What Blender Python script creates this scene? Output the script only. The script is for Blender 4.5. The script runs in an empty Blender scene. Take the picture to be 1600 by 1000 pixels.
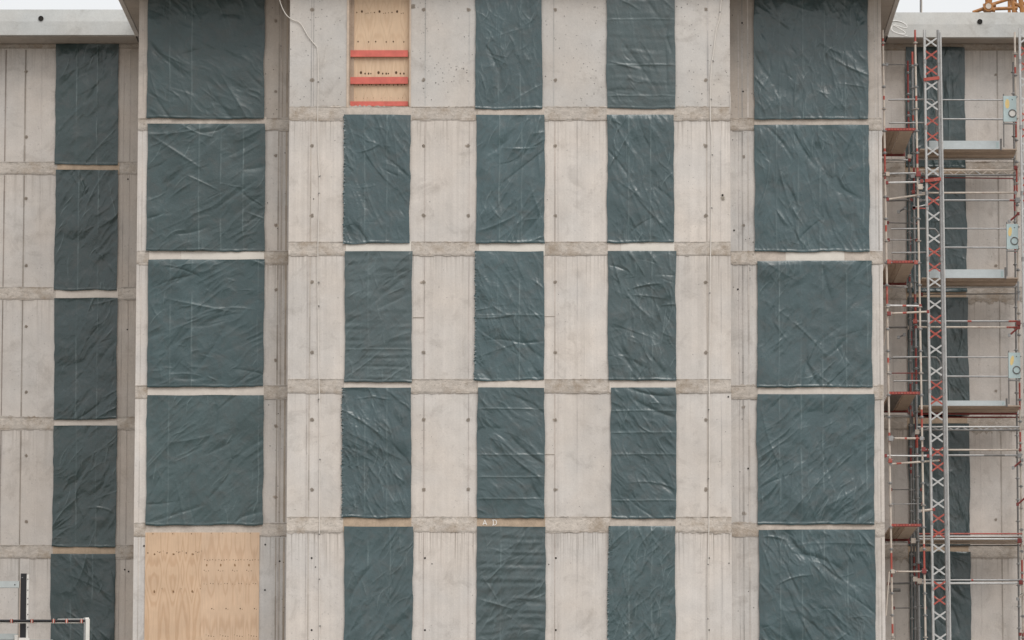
import bpy, math, random
import numpy as np
from mathutils import Vector

# ------------------------------------------------------------------ camera
SC = bpy.context.scene
R = math.radians
F = 6000.0; PPX = 900.0; PPY = 980.0; D = 84.27; CZ = 1.7
T = math.atan(0.09); CT, ST = math.cos(T), math.sin(T)
cam_d = bpy.data.cameras.new('camera'); cam = bpy.data.objects.new('camera', cam_d)
SC.collection.objects.link(cam); SC.camera = cam
cam.location = (0, -D, CZ); cam.rotation_euler = (R(90) + T, 0, 0)
cam_d.sensor_fit = 'HORIZONTAL'; cam_d.sensor_width = 36.0; cam_d.lens = 135.0
cam_d.shift_x = -100 / 1600; cam_d.shift_y = 480 / 1600
cam_d.clip_start = 0.5; cam_d.clip_end = 3000

def at(px, py, Y):
    """point seen at photo pixel (px,py) that lies at depth Y behind the front wall"""
    a = (PPY - py) / F; dy = Y + D
    dz = dy * (a * CT + ST) / (CT - a * ST)
    w = dy * CT + dz * ST
    return Vector(((px - PPX) / F * w, Y, CZ + dz))
def PX(px, Y, py=500): return at(px, py, Y).x
def PZ(py, Y): return at(900, py, Y).z

# ------------------------------------------------------------------ light
SUN_EL, SUN_AZ = R(52), R(24)          # azimuth: to the right of straight towards the camera
world = bpy.data.worlds.new('World'); SC.world = world; world.use_nodes = True
nt = world.node_tree; nt.nodes.clear()
wo = nt.nodes.new('ShaderNodeOutputWorld'); bg = nt.nodes.new('ShaderNodeBackground')
sky = nt.nodes.new('ShaderNodeTexSky'); sky.sky_type = 'NISHITA'; sky.sun_disc = False
sky.sun_elevation = SUN_EL; sky.sun_rotation = math.pi - SUN_AZ
sky.dust_density = 4.0; sky.air_density = 1.0
mx = nt.nodes.new('ShaderNodeMixRGB'); mx.inputs[0].default_value = 0.86
mx.inputs[2].default_value = (9.3, 9.35, 9.3, 1)       # closed pale cloud cover over the clear sky
nt.links.new(sky.outputs[0], mx.inputs[1]); nt.links.new(mx.outputs[0], bg.inputs[0])
nt.links.new(bg.outputs[0], wo.inputs[0]); bg.inputs[1].default_value = 0.1
sun_d = bpy.data.lights.new('sun', 'SUN'); sun = bpy.data.objects.new('sun', sun_d)
SC.collection.objects.link(sun); sun_d.energy = 1.5; sun_d.angle = R(38); sun_d.color = (1, 0.97, 0.935)
sd = Vector((math.sin(SUN_AZ) * math.cos(SUN_EL), -math.cos(SUN_AZ) * math.cos(SUN_EL), math.sin(SUN_EL)))
sun.rotation_euler = (-sd).to_track_quat('-Z', 'Y').to_euler()
sun.location = sd * 60
SC.view_settings.view_transform = 'Standard'; SC.view_settings.look = 'None'
SC.view_settings.exposure = 0.07; SC.view_settings.gamma = 1.0; SC.view_settings.use_curve_mapping = False
SC.cycles.max_bounces = 6

# ------------------------------------------------------------------ node helper
class NT:
    def __init__(s, name):
        s.m = bpy.data.materials.new(name); s.m.use_nodes = True
        s.t = s.m.node_tree; s.b = s.t.nodes['Principled BSDF']
        s.tc = None
    def n(s, typ, **kw):
        o = s.t.nodes.new(typ)
        for k, v in kw.items(): setattr(o, k, v)
        return o
    def put(s, sock, v):
        if isinstance(v, (int, float)): sock.default_value = v
        elif isinstance(v, (tuple, list)):
            sock.default_value = tuple(v) + ((1,) if len(v) == 3 and len(sock.default_value) == 4 else ())
        else: s.t.links.new(v, sock)
    def coord(s, scale=(1, 1, 1), loc=(0, 0, 0)):
        if s.tc is None: s.tc = s.n('ShaderNodeTexCoord')
        m = s.n('ShaderNodeMapping'); s.put(m.inputs[0], s.tc.outputs['Object'])
        m.inputs['Scale'].default_value = scale; m.inputs['Location'].default_value = loc
        return m.outputs[0]
    def noise(s, scale, detail=4, rough=0.55, sc=(1, 1, 1), loc=(0, 0, 0), dist=0.0):
        o = s.n('ShaderNodeTexNoise'); s.put(o.inputs['Vector'], s.coord(sc, loc))
        o.inputs['Scale'].default_value = scale; o.inputs['Detail'].default_value = detail
        o.inputs['Roughness'].default_value = rough; o.inputs['Distortion'].default_value = dist
        return o.outputs[0]
    def math(s, op, a, b=0.0, c=0.0, clamp=False):
        o = s.n('ShaderNodeMath', operation=op, use_clamp=clamp)
        s.put(o.inputs[0], a); s.put(o.inputs[1], b)
        if op in ('MULTIPLY_ADD',): s.put(o.inputs[2], c)
        return o.outputs[0]
    def mr(s, v, a, b, c=0.0, d=1.0):
        o = s.n('ShaderNodeMapRange'); s.put(o.inputs[0], v)
        for i, q in enumerate((a, b, c, d)): o.inputs[i + 1].default_value = q
        return o.outputs[0]
    def mix(s, f, a, b, mode='MIX'):
        o = s.n('ShaderNodeMixRGB', blend_type=mode)
        s.put(o.inputs[0], f); s.put(o.inputs[1], a); s.put(o.inputs[2], b)
        return o.outputs[0]
    def attr(s, name):
        o = s.n('ShaderNodeAttribute', attribute_name=name); return o
    def bump(s, h, strength, dist=0.02):
        o = s.n('ShaderNodeBump'); o.inputs['Strength'].default_value = strength
        o.inputs['Distance'].default_value = dist; s.put(o.inputs['Height'], h)
        s.put(s.b.inputs['Normal'], o.outputs[0])
    def out(s, col=None, rough=0.7, metal=0.0, spec=0.5):
        if col is not None: s.put(s.b.inputs['Base Color'], col)
        s.put(s.b.inputs['Roughness'], rough); s.put(s.b.inputs['Metallic'], metal)
        s.put(s.b.inputs['Specular IOR Level'], spec)
        return s.m

MATS = {}
def concrete():
    # tint (rgb) and par (streaks, pinholes, run marks, roughness of the face) are stored per panel; pv.x = metres below the panel's top
    k = NT('fair_faced_concrete')
    tint = k.attr('tint').outputs['Color']; par = k.n('ShaderNodeSeparateColor'); k.put(par.inputs[0], k.attr('par').outputs['Color'])
    st, ho, dr = par.outputs[0], par.outputs[1], par.outputs[2]
    pv = k.n('ShaderNodeSeparateXYZ'); k.put(pv.inputs[0], k.attr('pv').outputs['Vector'])
    c = tint
    big = k.mr(k.noise(0.55, 5, 0.6), 0.3, 0.7, 0.90, 1.08)
    mid = k.mr(k.noise(3.2, 5, 0.65, loc=(3, 1, 7)), 0.3, 0.7, 0.94, 1.05)
    fine = k.mr(k.noise(26, 5, 0.8), 0.25, 0.75, 0.90, 1.08)
    v = k.math('MULTIPLY', big, k.math('MULTIPLY', mid, fine))
    # board and pour marks running down the face
    boards = k.mr(k.noise(1.0, 3, 0.6, sc=(9, 9, 0.10)), 0.3, 0.7, -0.07, 0.06)
    v = k.math('MULTIPLY', v, k.math('ADD', 1.0, k.math('MULTIPLY', boards, st)))
    lines = k.mr(k.noise(1.0, 4, 0.7, sc=(26, 26, 0.22), loc=(5, 0, 2)), 0.60, 0.70, 0.0, 1.0)
    lmask = k.mr(k.noise(1.1, 2, 0.5, loc=(9, 4, 1)), 0.40, 0.62, 0.0, 1.0)
    ln = k.math('MULTIPLY', k.math('MULTIPLY', lines, lmask), k.math('MULTIPLY', st, 0.20))
    # rust and dirt runs that start at the construction joint above
    runs = k.mr(k.noise(1.0, 3, 0.65, sc=(20, 20, 0.35), loc=(1, 0, 9)), 0.50, 0.66, 0.0, 1.0)
    fall = k.mr(pv.outputs[0], 0.0, 1.35, 1.0, 0.0)
    fall = k.math('MULTIPLY', fall, fall)
    rn = k.math('MULTIPLY', k.math('MULTIPLY', runs, fall), k.math('MULTIPLY', dr, 0.42))
    # pinholes
    vo = k.n('ShaderNodeTexVoronoi', feature='F1'); k.put(vo.inputs['Vector'], k.coord((1, 1, 1))); vo.inputs['Scale'].default_value = 9
    vo.inputs['Randomness'].default_value = 1.0
    pin = k.mr(vo.outputs['Distance'], 0.10, 0.19, 1.0, 0.0)
    hm = k.mr(k.noise(1.3, 3, 0.6, loc=(2, 2, 2)), 0.44, 0.6, 0.0, 1.0)
    pn = k.math('MULTIPLY', k.math('MULTIPLY', pin, hm), k.math('MULTIPLY', ho, 0.42))
    # blotchy stains
    blot = k.mr(k.noise(1.7, 6, 0.72, loc=(7, 3, 5), dist=0.6), 0.53, 0.72, 0.0, 0.15)
    dark = k.math('SUBTRACT', 1.0, k.math('MAXIMUM', k.math('MAXIMUM', ln, rn), k.math('MAXIMUM', pn, blot)))
    v = k.math('MULTIPLY', v, dark)
    c = k.mix(1.0, c, v, 'MULTIPLY')
    c = k.mix(k.math('MULTIPLY', k.math('MAXIMUM', rn, blot), 0.9), c, (0.25, 0.19, 0.135), 'MIX')
    # slightly bluish and slightly rosy areas
    hue = k.mr(k.noise(0.8, 3, 0.5, loc=(11, 2, 0)), 0.35, 0.65, 0, 1)
    c = k.mix(1.0, c, k.mix(hue, (0.985, 1.0, 1.015), (1.015, 0.995, 0.975)), 'MULTIPLY')
    k.bump(k.math('ADD', k.math('SUBTRACT', k.noise(18, 5, 0.7), k.math('MULTIPLY', pn, 1.5)), k.math('MULTIPLY', lines, -0.15)), 0.35, 0.01)
    return k.out(c, 0.82, 0, 0.3)
def rough_joint():
    # ragged, torn concrete of the floor bands
    k = NT('rough_joint_concrete')
    tint = k.attr('tint').outputs['Color']
    pv = k.n('ShaderNodeSeparateXYZ'); k.put(pv.inputs[0], k.attr('pv').outputs['Vector'])
    n1 = k.noise(3.2, 6, 0.8, sc=(1, 1, 1.8), dist=1.0); n2 = k.noise(24, 5, 0.8); n3 = k.noise(5, 6, 0.8, sc=(0.7, .7, 1.5), loc=(3, 3, 3), dist=1.2)
    v = k.math('MULTIPLY', k.mr(n1, 0.28, 0.72, 0.78, 1.18), k.math('MULTIPLY', k.mr(n2, 0.25, 0.75, 0.90, 1.08), k.mr(n3, 0.3, 0.7, 0.78, 1.14)))
    wob = k.math('MULTIPLY', k.math('SUBTRACT', k.noise(6, 4, 0.7, loc=(1, 9, 1)), 0.5), 0.10)
    e1 = k.mr(k.math('ADD', pv.outputs[0], wob), 0.0, 0.035, 0.62, 1.0)  # seam line with contact shadow painted along the band's top edge
    e2 = k.mr(k.math('ADD', pv.outputs[1], wob), 0.0, 0.05, 0.66, 1.0)
    v = k.math('MULTIPLY', v, k.math('MULTIPLY', e1, e2))
    c = k.mix(1.0, tint, v, 'MULTIPLY')
    c = k.mix(k.mr(k.noise(2.1, 6, 0.8, loc=(4, 4, 0)), 0.47, 0.66, 0, 0.62), c, (0.30, 0.225, 0.155))
    c = k.mix(k.mr(k.noise(11, 4, 0.75, sc=(1, 1, 1.6), loc=(6, 1, 0)), 0.58, 0.66, 0, 0.5), c, (0.20, 0.165, 0.13))
    c = k.mix(k.mr(k.noise(9, 4, 0.7, loc=(0, 4, 8)), 0.60, 0.72, 0, 0.5), c, (0.52, 0.48, 0.44))
    k.bump(k.math('ADD', n1, k.math('MULTIPLY', n2, 0.4)), 0.6, 0.02)
    return k.out(c, 0.9, 0, 0.2)
def plain(name, col, rough=0.6, metal=0.0, var=0.12, sc=6, spec=0.5, bump=0.0):
    k = NT(name)
    n = k.mr(k.noise(sc, 5, 0.65), 0.25, 0.75, 1 - var, 1 + var)
    n2 = k.mr(k.noise(sc * 7, 4, 0.7, loc=(3, 0, 1)), 0.25, 0.75, 1 - var * .7, 1 + var * .7)
    c = k.mix(1.0, tuple(col), k.math('MULTIPLY', n, n2), 'MULTIPLY')
    if bump: k.bump(k.noise(sc * 5, 4, .7), bump, 0.005)
    return k.out(c, rough, metal, spec)
def worn_paint(name, col, under, amt=0.5, rough=0.5, metal=0.0):
    k = NT(name)
    f = k.mr(k.noise(14, 5, 0.75, sc=(1, 1, 0.6)), amt, amt + 0.12, 0, 0.85)
    n = k.mr(k.noise(5, 4, .6, loc=(2, 2, 2)), .3, .7, .8, 1.12)
    c = k.mix(1.0, k.mix(f, tuple(col), tuple(under)), n, 'MULTIPLY')
    return k.out(c, rough, metal, 0.5)
def tarp_mat(name, col, rough=0.30, coat=0.62):
    k = NT(name)
    n = k.mr(k.noise(1.6, 5, 0.6), 0.3, 0.7, 0.86, 1.12)
    fi = k.mr(k.noise(40, 4, 0.6, sc=(1, 1, .5)), 0.3, 0.7, 0.94, 1.06)
    oi = k.n('ShaderNodeObjectInfo').outputs['Random']; n = k.math('MULTIPLY', n, k.mr(oi, 0, 1, .92, 1.10))
    c = k.mix(1.0, tuple(col), k.math('MULTIPLY', n, fi), 'MULTIPLY')
    c = k.mix(1.0, c, k.mix(k.math('FRACT', k.math('MULTIPLY', oi, 7.3)), (1.02, 1.0, .97), (.94, 1.01, 1.02)), 'MULTIPLY')
    # dusty patches on the film, brownish ground reflections painted in
    dust_reflection = k.mr(k.noise(2.6, 6, 0.7, loc=(5, 5, 5), dist=0.7), 0.47, 0.70, 0.0, 0.42)
    c = k.mix(dust_reflection, c, (0.078, 0.078, 0.074))
    wear_glint = k.math('MULTIPLY', k.attr('wear_glint').outputs['Fac'], k.mr(k.noise(5, 4, .7, loc=(3, 8, 3)), .35, .6, .25, 1.0))  # film worn lighter along creases, with ridge highlights painted in
    c = k.mix(wear_glint, c, (0.22, 0.29, 0.30))
    k.bump(k.math('ADD', k.noise(10, 5, 0.62, dist=1.2), k.math('MULTIPLY', k.noise(36, 3, 0.6), 0.30)), 0.30, 0.02)
    k.put(k.b.inputs['Coat Weight'], coat); k.b.inputs['Coat Roughness'].default_value = 0.24
    return k.out(c, k.math('ADD', k.mr(k.noise(2.2, 4, .6, loc=(1, 7, 1)), .3, .7, -0.04, 0.12), rough), 0, 0.55)
def plywood(name, base, seed=0, period=0.42, fig=0.42):
    k = NT(name)
    tc = k.n('ShaderNodeTexCoord'); sp = k.n('ShaderNodeSeparateXYZ'); k.put(sp.inputs[0], tc.outputs['Object'])
    # rotary-cut veneer: the same figure comes back once per turn of the log
    w = k.math('PINGPONG', k.math('ADD', sp.outputs[0], seed), period * 0.5)
    cb = k.n('ShaderNodeCombineXYZ'); k.put(cb.inputs[0], k.math('ADD', k.math('MULTIPLY', w, 3.0), k.math('MULTIPLY', sp.outputs[0], 0.25)))
    k.put(cb.inputs[1], float(seed)); k.put(cb.inputs[2], k.math('MULTIPLY', sp.outputs[2], 0.55))
    no = k.n('ShaderNodeTexNoise'); k.put(no.inputs['Vector'], cb.outputs[0]); no.inputs['Scale'].default_value = 1.25
    no.inputs['Detail'].default_value = 1.5; no.inputs['Roughness'].default_value = 0.35
    ring = k.math('SINE', k.math('MULTIPLY', no.outputs[0], 58.0))
    ring = k.mr(ring, 0.1, 1.0, 0.0, 1.0)
    grain = k.mr(k.noise(1.0, 4, 0.7, sc=(60, 60, 2.0)), .3, .7, .90, 1.08)
    c = k.mix(k.math('MULTIPLY', ring, fig), tuple(base), tuple(b * f for b, f in zip(base, (0.66, 0.54, 0.44))))
    c = k.mix(1.0, c, grain, 'MULTIPLY')
    c = k.mix(1.0, c, k.mr(k.noise(1.3, 3, .6), .3, .7, .90, 1.08), 'MULTIPLY')
    return k.out(c, 0.62, 0, 0.35)
def ground_mat():
    k = NT('site_ground')
    a = k.noise(0.06, 6, 0.6); b = k.noise(1.2, 6, 0.7)
    c = k.mix(a, (0.20, 0.17, 0.14), (0.30, 0.27, 0.235)); c = k.mix(1.0, c, k.mr(b, .3, .7, .75, 1.2), 'MULTIPLY')
    k.bump(b, 0.5, 0.05)
    return k.out(c, 0.95, 0, 0.2)

M = dict(
    conc=concrete(), joint=rough_joint(),
    cream=plain('cream_edge_strip', (0.66, 0.60, 0.54), 0.7, var=0.10, sc=3),
    white=plain('white_insulation_strip', (0.72, 0.68, 0.62), 0.7, var=0.08, sc=4),
    timber=plain('raw_timber', (0.46, 0.355, 0.26), 0.75, var=0.22, sc=4),
    pale=plain('pale_concrete_edge', (0.55, 0.485, 0.425), 0.8, var=0.2, sc=5),
    hole=plain('dark_recess', (0.02, 0.018, 0.016), 0.9),
    chalk=plain('white_chalk', (0.88, 0.87, 0.85), 0.9, var=0.12, sc=30),
    cord=plain('white_cord', (0.70, 0.66, 0.61), 0.6, var=0.08),
    cord_clip=plain('grey_clip', (0.2, 0.19, 0.18), 0.6),  # grey of the small clip boxes along the cords
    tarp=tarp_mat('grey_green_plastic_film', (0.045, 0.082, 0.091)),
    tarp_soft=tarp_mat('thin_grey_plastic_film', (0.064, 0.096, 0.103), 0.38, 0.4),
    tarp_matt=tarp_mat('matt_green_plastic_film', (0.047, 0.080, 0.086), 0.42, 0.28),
    tarp_half_shaded=tarp_mat('half_shaded_teal_film', (0.031, 0.058, 0.063), 0.30, 0.7),  # partial shade of the right wing worked into the base colour
    tarp_shaded=tarp_mat('shaded_green_plastic_film', (0.021, 0.046, 0.049), 0.30, 0.6),  # main block's shade on the left wing put into the base colour
    ply1=plywood('plywood_figured', (0.66, 0.47, 0.32), 0.0, 0.42, .36),
    ply2=plywood('plywood_pale', (0.67, 0.485, 0.34), 1.7, 0.32, .30),
    ply3=plywood('plywood_light', (0.68, 0.50, 0.345), 3.1, 0.40, .20),
    red_board=worn_paint('red_painted_board', (0.66, 0.15, 0.115), (0.45, 0.08, 0.06), 0.64, 0.6),
    galv=plain('galvanised_steel', (0.33, 0.33, 0.33), 0.45, 0.35, 0.22, 9),
    galv_dark=plain('dull_steel', (0.20, 0.195, 0.19), 0.55, 0.3, 0.25, 9),
    galv_light=plain('bright_steel', (0.53, 0.53, 0.525), 0.42, 0.2, 0.16, 9),
    cream_paint=worn_paint('cream_painted_steel', (0.60, 0.53, 0.46), (0.40, 0.17, 0.12), 0.58, 0.5),
    red_paint=worn_paint('red_painted_steel', (0.43, 0.085, 0.062), (0.45, 0.30, 0.26), 0.54, 0.5),
    red_dark=worn_paint('old_red_painted_steel', (0.26, 0.05, 0.045), (0.2, 0.17, 0.16), 0.58, 0.6),
    deck=plain('deck_plywood', (0.42, 0.32, 0.245), 0.75, var=0.2, sc=4),
    deck_pale=plain('pale_deck_board', (0.56, 0.45, 0.36), 0.75, var=0.15, sc=4),
    toe=plain('blue_white_sheet', (0.58, 0.64, 0.66), 0.45, var=0.07, sc=5),
    gate=plain('pale_blue_painted_plate', (0.47, 0.58, 0.59), 0.45, var=0.10, sc=8),
    yellow=plain('yellow_sticker', (0.74, 0.56, 0.24), 0.5, var=0.1),
    crane=worn_paint('orange_crane_paint', (0.40, 0.17, 0.045), (0.16, 0.09, 0.05), 0.52, 0.5),
    black=plain('black_rubber_sheet', (0.012, 0.012, 0.015), 0.6, var=0.2, sc=12),
    bwhite=plain('white_painted_steel', (0.74, 0.72, 0.68), 0.5, var=0.06, sc=10),
    blue_grey=plain('pale_blue_grey_beam', (0.46, 0.50, 0.50), 0.5, var=0.08, sc=8),
    ground=ground_mat(),
)

# ------------------------------------------------------------------ mesh helper
COL = SC.collection
class MB:
    def __init__(s, origin=(0, 0, 0)):
        s.v = []; s.f = []; s.m = []; s.tint = []; s.par = []; s.pv = []; s.mats = []; s.o = Vector(origin); s.sm = []
    def mi(s, m):
        if m not in s.mats: s.mats.append(m)
        return s.mats.index(m)
    def face(s, pts, m, tint=(.5, .5, .5), par=(0, 0, 0), pv=None, smooth=False):
        b = len(s.v); s.v += [tuple(Vector(p) - s.o) for p in pts]
        s.f.append(tuple(range(b, b + len(pts)))); s.m.append(s.mi(m)); s.sm.append(smooth)
        s.tint.append(tint); s.par.append(par); s.pv.append(pv or [(9, 9)] * len(pts))
    def box(s, x0, x1, y0, y1, z0, z1, m, tint=(.5, .5, .5), par=(0, 0, 0), grad=True):
        if x0 > x1: x0, x1 = x1, x0
        if z0 > z1: z0, z1 = z1, z0
        h = z1 - z0
        fr = [(x0, y0, z0), (x1, y0, z0), (x1, y0, z1), (x0, y0, z1)]
        s.face(fr, m, tint, par, [(h, 0), (h, 0), (0, h), (0, h)] if grad else None)
        s.face([(x1, y1, z0), (x0, y1, z0), (x0, y1, z1), (x1, y1, z1)], m, tint, par)
        s.face([(x0, y1, z0), (x0, y0, z0), (x0, y0, z1), (x0, y1, z1)], m, tint, par)
        s.face([(x1, y0, z0), (x1, y1, z0), (x1, y1, z1), (x1, y0, z1)], m, tint, par)
        s.face([(x0, y0, z1), (x1, y0, z1), (x1, y1, z1), (x0, y1, z1)], m, tint, par)
        s.face([(x0, y1, z0), (x1, y1, z0), (x1, y0, z0), (x0, y0, z0)], m, tint, par)
    def tube(s, p, q, r, m, n=8, caps=True, r2=None):
        p, q = Vector(p), Vector(q); d = (q - p)
        if d.length < 1e-6: return
        d.normalize(); a = d.orthogonal().normalized(); b = d.cross(a); r2 = r if r2 is None else r2
        P = [p + (a * math.cos(2 * math.pi * i / n) + b * math.sin(2 * math.pi * i / n)) * r for i in range(n)]
        Q = [q + (a * math.cos(2 * math.pi * i / n) + b * math.sin(2 * math.pi * i / n)) * r2 for i in range(n)]
        for i in range(n):
            j = (i + 1) % n; s.face([P[i], P[j], Q[j], Q[i]], m, smooth=False)
        if caps: s.face(P[::-1], m); s.face(Q, m)
    def bar(s, p, q, w, t, m, up=(0, 1, 0)):
        """flat bar, t thick along 'up', w wide across"""
        p, q, up = Vector(p), Vector(q), Vector(up); d = (q - p).normalized(); a = d.cross(up).normalized() * w / 2; u = up.normalized() * t / 2
        c = [p - a - u, p + a - u, p + a + u, p - a + u]; e = [q - a - u, q + a - u, q + a + u, q - a + u]
        for i in range(4):
            j = (i + 1) % 4; s.face([c[i], c[j], e[j], e[i]], m)
        s.face(c[::-1], m); s.face(e, m)
    def disc(s, cx, y, cz, r, m, tint=(.5, .5, .5), par=(0, 0, 0), n=9, rnd=None, sx=1.0):
        pts = []
        for i in range(n):
            a = 2 * math.pi * i / n; k = 1 + (rnd.uniform(-.25, .25) if rnd else 0)
            pts.append((cx + math.cos(a) * r * k * sx, y, cz + math.sin(a) * r * k))
        s.face(pts, m, tint, par)
    def build(s, name, parent=None):
        me = bpy.data.meshes.new(name); me.from_pydata(s.v, [], s.f)
        for m in s.mats: me.materials.append(M[m])
        me.polygons.foreach_set('material_index', s.m); me.polygons.foreach_set('use_smooth', s.sm)
        need = any(m in ('conc', 'joint') for m in s.mats)
        if need:
            ta = me.attributes.new('tint', 'FLOAT_COLOR', 'CORNER'); pa = me.attributes.new('par', 'FLOAT_COLOR', 'CORNER')
            pv = me.attributes.new('pv', 'FLOAT_VECTOR', 'CORNER')
            A, B, Cc = [], [], []
            for f, t, p, q in zip(s.f, s.tint, s.par, s.pv):
                for i in range(len(f)):
                    A += [t[0], t[1], t[2], 1]; B += [p[0], p[1], p[2], 1]; Cc += [q[i][0], q[i][1], 0]
            ta.data.foreach_set('color', A); pa.data.foreach_set('color', B); pv.data.foreach_set('vector', Cc)
        me.update()
        o = bpy.data.objects.new(name, me); COL.objects.link(o)
        if parent: o.parent = parent; o.location = s.o - Vector(parent.location) if parent.type == 'EMPTY' and not parent.parent else s.o - world_loc(parent)
        else: o.location = s.o
        return o
def world_loc(o):
    v = Vector(o.location)
    while o.parent: o = o.parent; v += Vector(o.location)
    return v
def tag(o, label=None, cat=None, group=None, kind=None):
    if label: o['label'] = label
    if cat: o['category'] = cat
    if group: o['group'] = group
    if kind: o['kind'] = kind
    return o
def empty(name, loc, label, cat, group=None):
    o = bpy.data.objects.new(name, None); COL.objects.link(o); o.location = loc; o.empty_display_size = 0.3
    return tag(o, label, cat, group)

# ------------------------------------------------------------------ ground
g = MB(); g.face([(-900, -400, 0), (900, -400, 0), (900, 1500, 0), (-900, 1500, 0)], 'ground')
tag(g.build('ground'), kind='structure')

# ------------------------------------------------------------------ the building
YC, YW, YF = 0.0, 1.05, 5.62            # front bay, wings of the main block, set-back side wings
bld = empty('concrete_building', (PX(796, 0), 2.5, 0), 'unfinished multi storey concrete building shell with covered window openings', 'building')
rnd = random.Random(4)
GREY = (0.585, 0.553, 0.52); WARM = (0.665, 0.62, 0.578); BEIGE = (0.625, 0.583, 0.545); BROWN = (0.53, 0.478, 0.43); COOL = (0.615, 0.588, 0.562)
def mul(c, k): return tuple(a * k for a in c)
JT = (0.60, 0.545, 0.49)

def section(name, Y, piers, bands, top, bottom_z, tints, thick=0.30, label=None, marks=None):
    """piers: px ranges; bands: list of (py_top, py_bottom) of the floor joints; the wall is one part, each floor band another"""
    w = MB()
    zs = [PZ(top, Y)] if not isinstance(top, float) else [top]
    rows = []
    for a, b in bands: rows.append((zs[-1], PZ(a, Y))); zs.append(PZ(b, Y))
    rows.append((zs[-1], bottom_z))
    for ip, (x0, x1) in enumerate(piers):
        X0, X1 = PX(x0, Y), PX(x1, Y)
        for ir, (z1, z0) in enumerate(rows):
            t, par = tints(ip, ir)
            # the top 8 cm of every pier face is a ring of the next pour: panels are 1-3 mm in and out of line
            off = rnd.uniform(-0.003, 0.003)
            w.box(X0, X1, Y + off, Y + thick, z0, z1, 'conc', t, par)
    if marks: marks(w)
    ow = w.build(name, bld)
    if label: ow['label'] = label
    return ow

SIDE = [None]
def det(w, Y, rndm):
    """formwork joints and tie holes of a pier; returns adders that work in photo pixels"""
    def skip(px): return SIDE[0] is not None and (px < 800) != SIDE[0]
    def line(px, py0, py1, wd=1.2, t=(0.30, 0.265, 0.23), px2=None, proud=0.006):
        if skip(px): return
        t = (t[0] * 1.02, t[1] * 1.05, t[2] * 1.10)
        X0 = PX(px, Y); ww = wd / 71.0
        n = max(1, int(abs(py1 - py0) / 22)); zz = [PZ(py0 + (py1 - py0) * i / n, Y) for i in range(n + 1)]
        for i in range(n):
            k = rndm.uniform(0.75, 1.2); f = 1.26 * (1 + .14 * math.sin(i * .9 + px) + rndm.uniform(-.05, .05))
            w.face([(X0 - ww * k / 2, Y - proud, zz[i + 1]), (X0 + ww * k / 2, Y - proud, zz[i + 1]), (X0 + ww * k / 2, Y - proud, zz[i]), (X0 - ww * k / 2, Y - proud, zz[i])], 'conc', mul(t, f), (0, .3, 0))
    def tie(px, py, r=3.6, t=(0.27, 0.235, 0.20), y=0.008):
        if skip(px): return
        t = mul(t, 1.15)
        P = at(px, py, Y); rr = r / 71.0
        w.disc(P.x, Y - y, P.z, rr, 'conc', t, (0, 0.6, 0), 11, rndm)
        w.disc(P.x + rr * .15, Y - y - .002, P.z - rr * .1, rr * 0.55, 'conc', mul(t, 0.8), (0, .6, 0), 9, rndm)
        if rndm.random() < .5: w.disc(P.x + rndm.uniform(-1, 1) * rr * 1.2, Y - y + .001, P.z + rndm.uniform(-.4, .6) * rr, rr * .6, 'conc', mul(t, 1.45), (0, .6, 0), 8, rndm)
    def dot(px, py, r=1.6):
        if skip(px): return
        P = at(px, py, Y); w.disc(P.x, Y - .008, P.z, r / 71.0, 'hole', n=8)
    return line, tie, dot

# --- floor bands (photo px, top and bottom edge)
B_C = [(167, 187.5), (378, 399), (592.5, 614), (808, 831)]
B_W = [(185, 203.5), (392.5, 412.5), (602.5, 623), (817.5, 838)]
B_F = [(253, 272), (449, 468), (652, 671), (852, 872)]
SOF = PZ(68.4, YF)                       # underside of the roof
def tint_c(ip, ir):
    base = [GREY, WARM, mul(WARM, .985), mul(WARM, .97), mul(BEIGE, 1.04)][min(ir, 4)]
    par = [(0.25, 1.0, 0), (1.0, .35, .55), (1.0, .25, .5), (.55, .3, .15), (1.0, .3, 1.0)][min(ir, 4)]
    k = rnd.uniform(.965, 1.03)
    if ip == 0: base = mul(base, 0.99)
    return (tuple(b * k for b in base), par)
def tint_w(ip, ir):
    base = [BROWN, mul(BEIGE, .97), mul(BEIGE, 1.0), mul(BEIGE, 1.0), mul(COOL, .98)][min(ir, 4)]
    if ip in (1,): base = mul(base, .93)
    if ip == 2: base = mul([mul(BROWN, .95), COOL, COOL, COOL, mul(COOL, 1.0)][min(ir, 4)], 1.0)
    if ip == 0: base = mul(base, 1.06)
    if ip == 3: base = mul([BROWN, COOL, BEIGE, BEIGE, BEIGE][min(ir, 4)], 1.06)
    return (mul(base, rnd.uniform(.97, 1.03)), [(0.3, .9, .3), (1, .5, .5), (1, .3, .8), (.8, .3, .3), (1, .5, .6)][min(ir, 4)])
def tint_f(ip, ir):
    base = mul([mul(BEIGE, .98), BEIGE, mul(BEIGE, .99), mul(BEIGE, .99), mul(BEIGE, .99)][min(ir, 4)], 1.05 if SIDE[0] is False else .97)
    if ip == 1: base = mul(BROWN, 1.02)
    return (mul(base, rnd.uniform(.97, 1.03)), (.28, .5, .45))
rr = random.Random(5)
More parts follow.
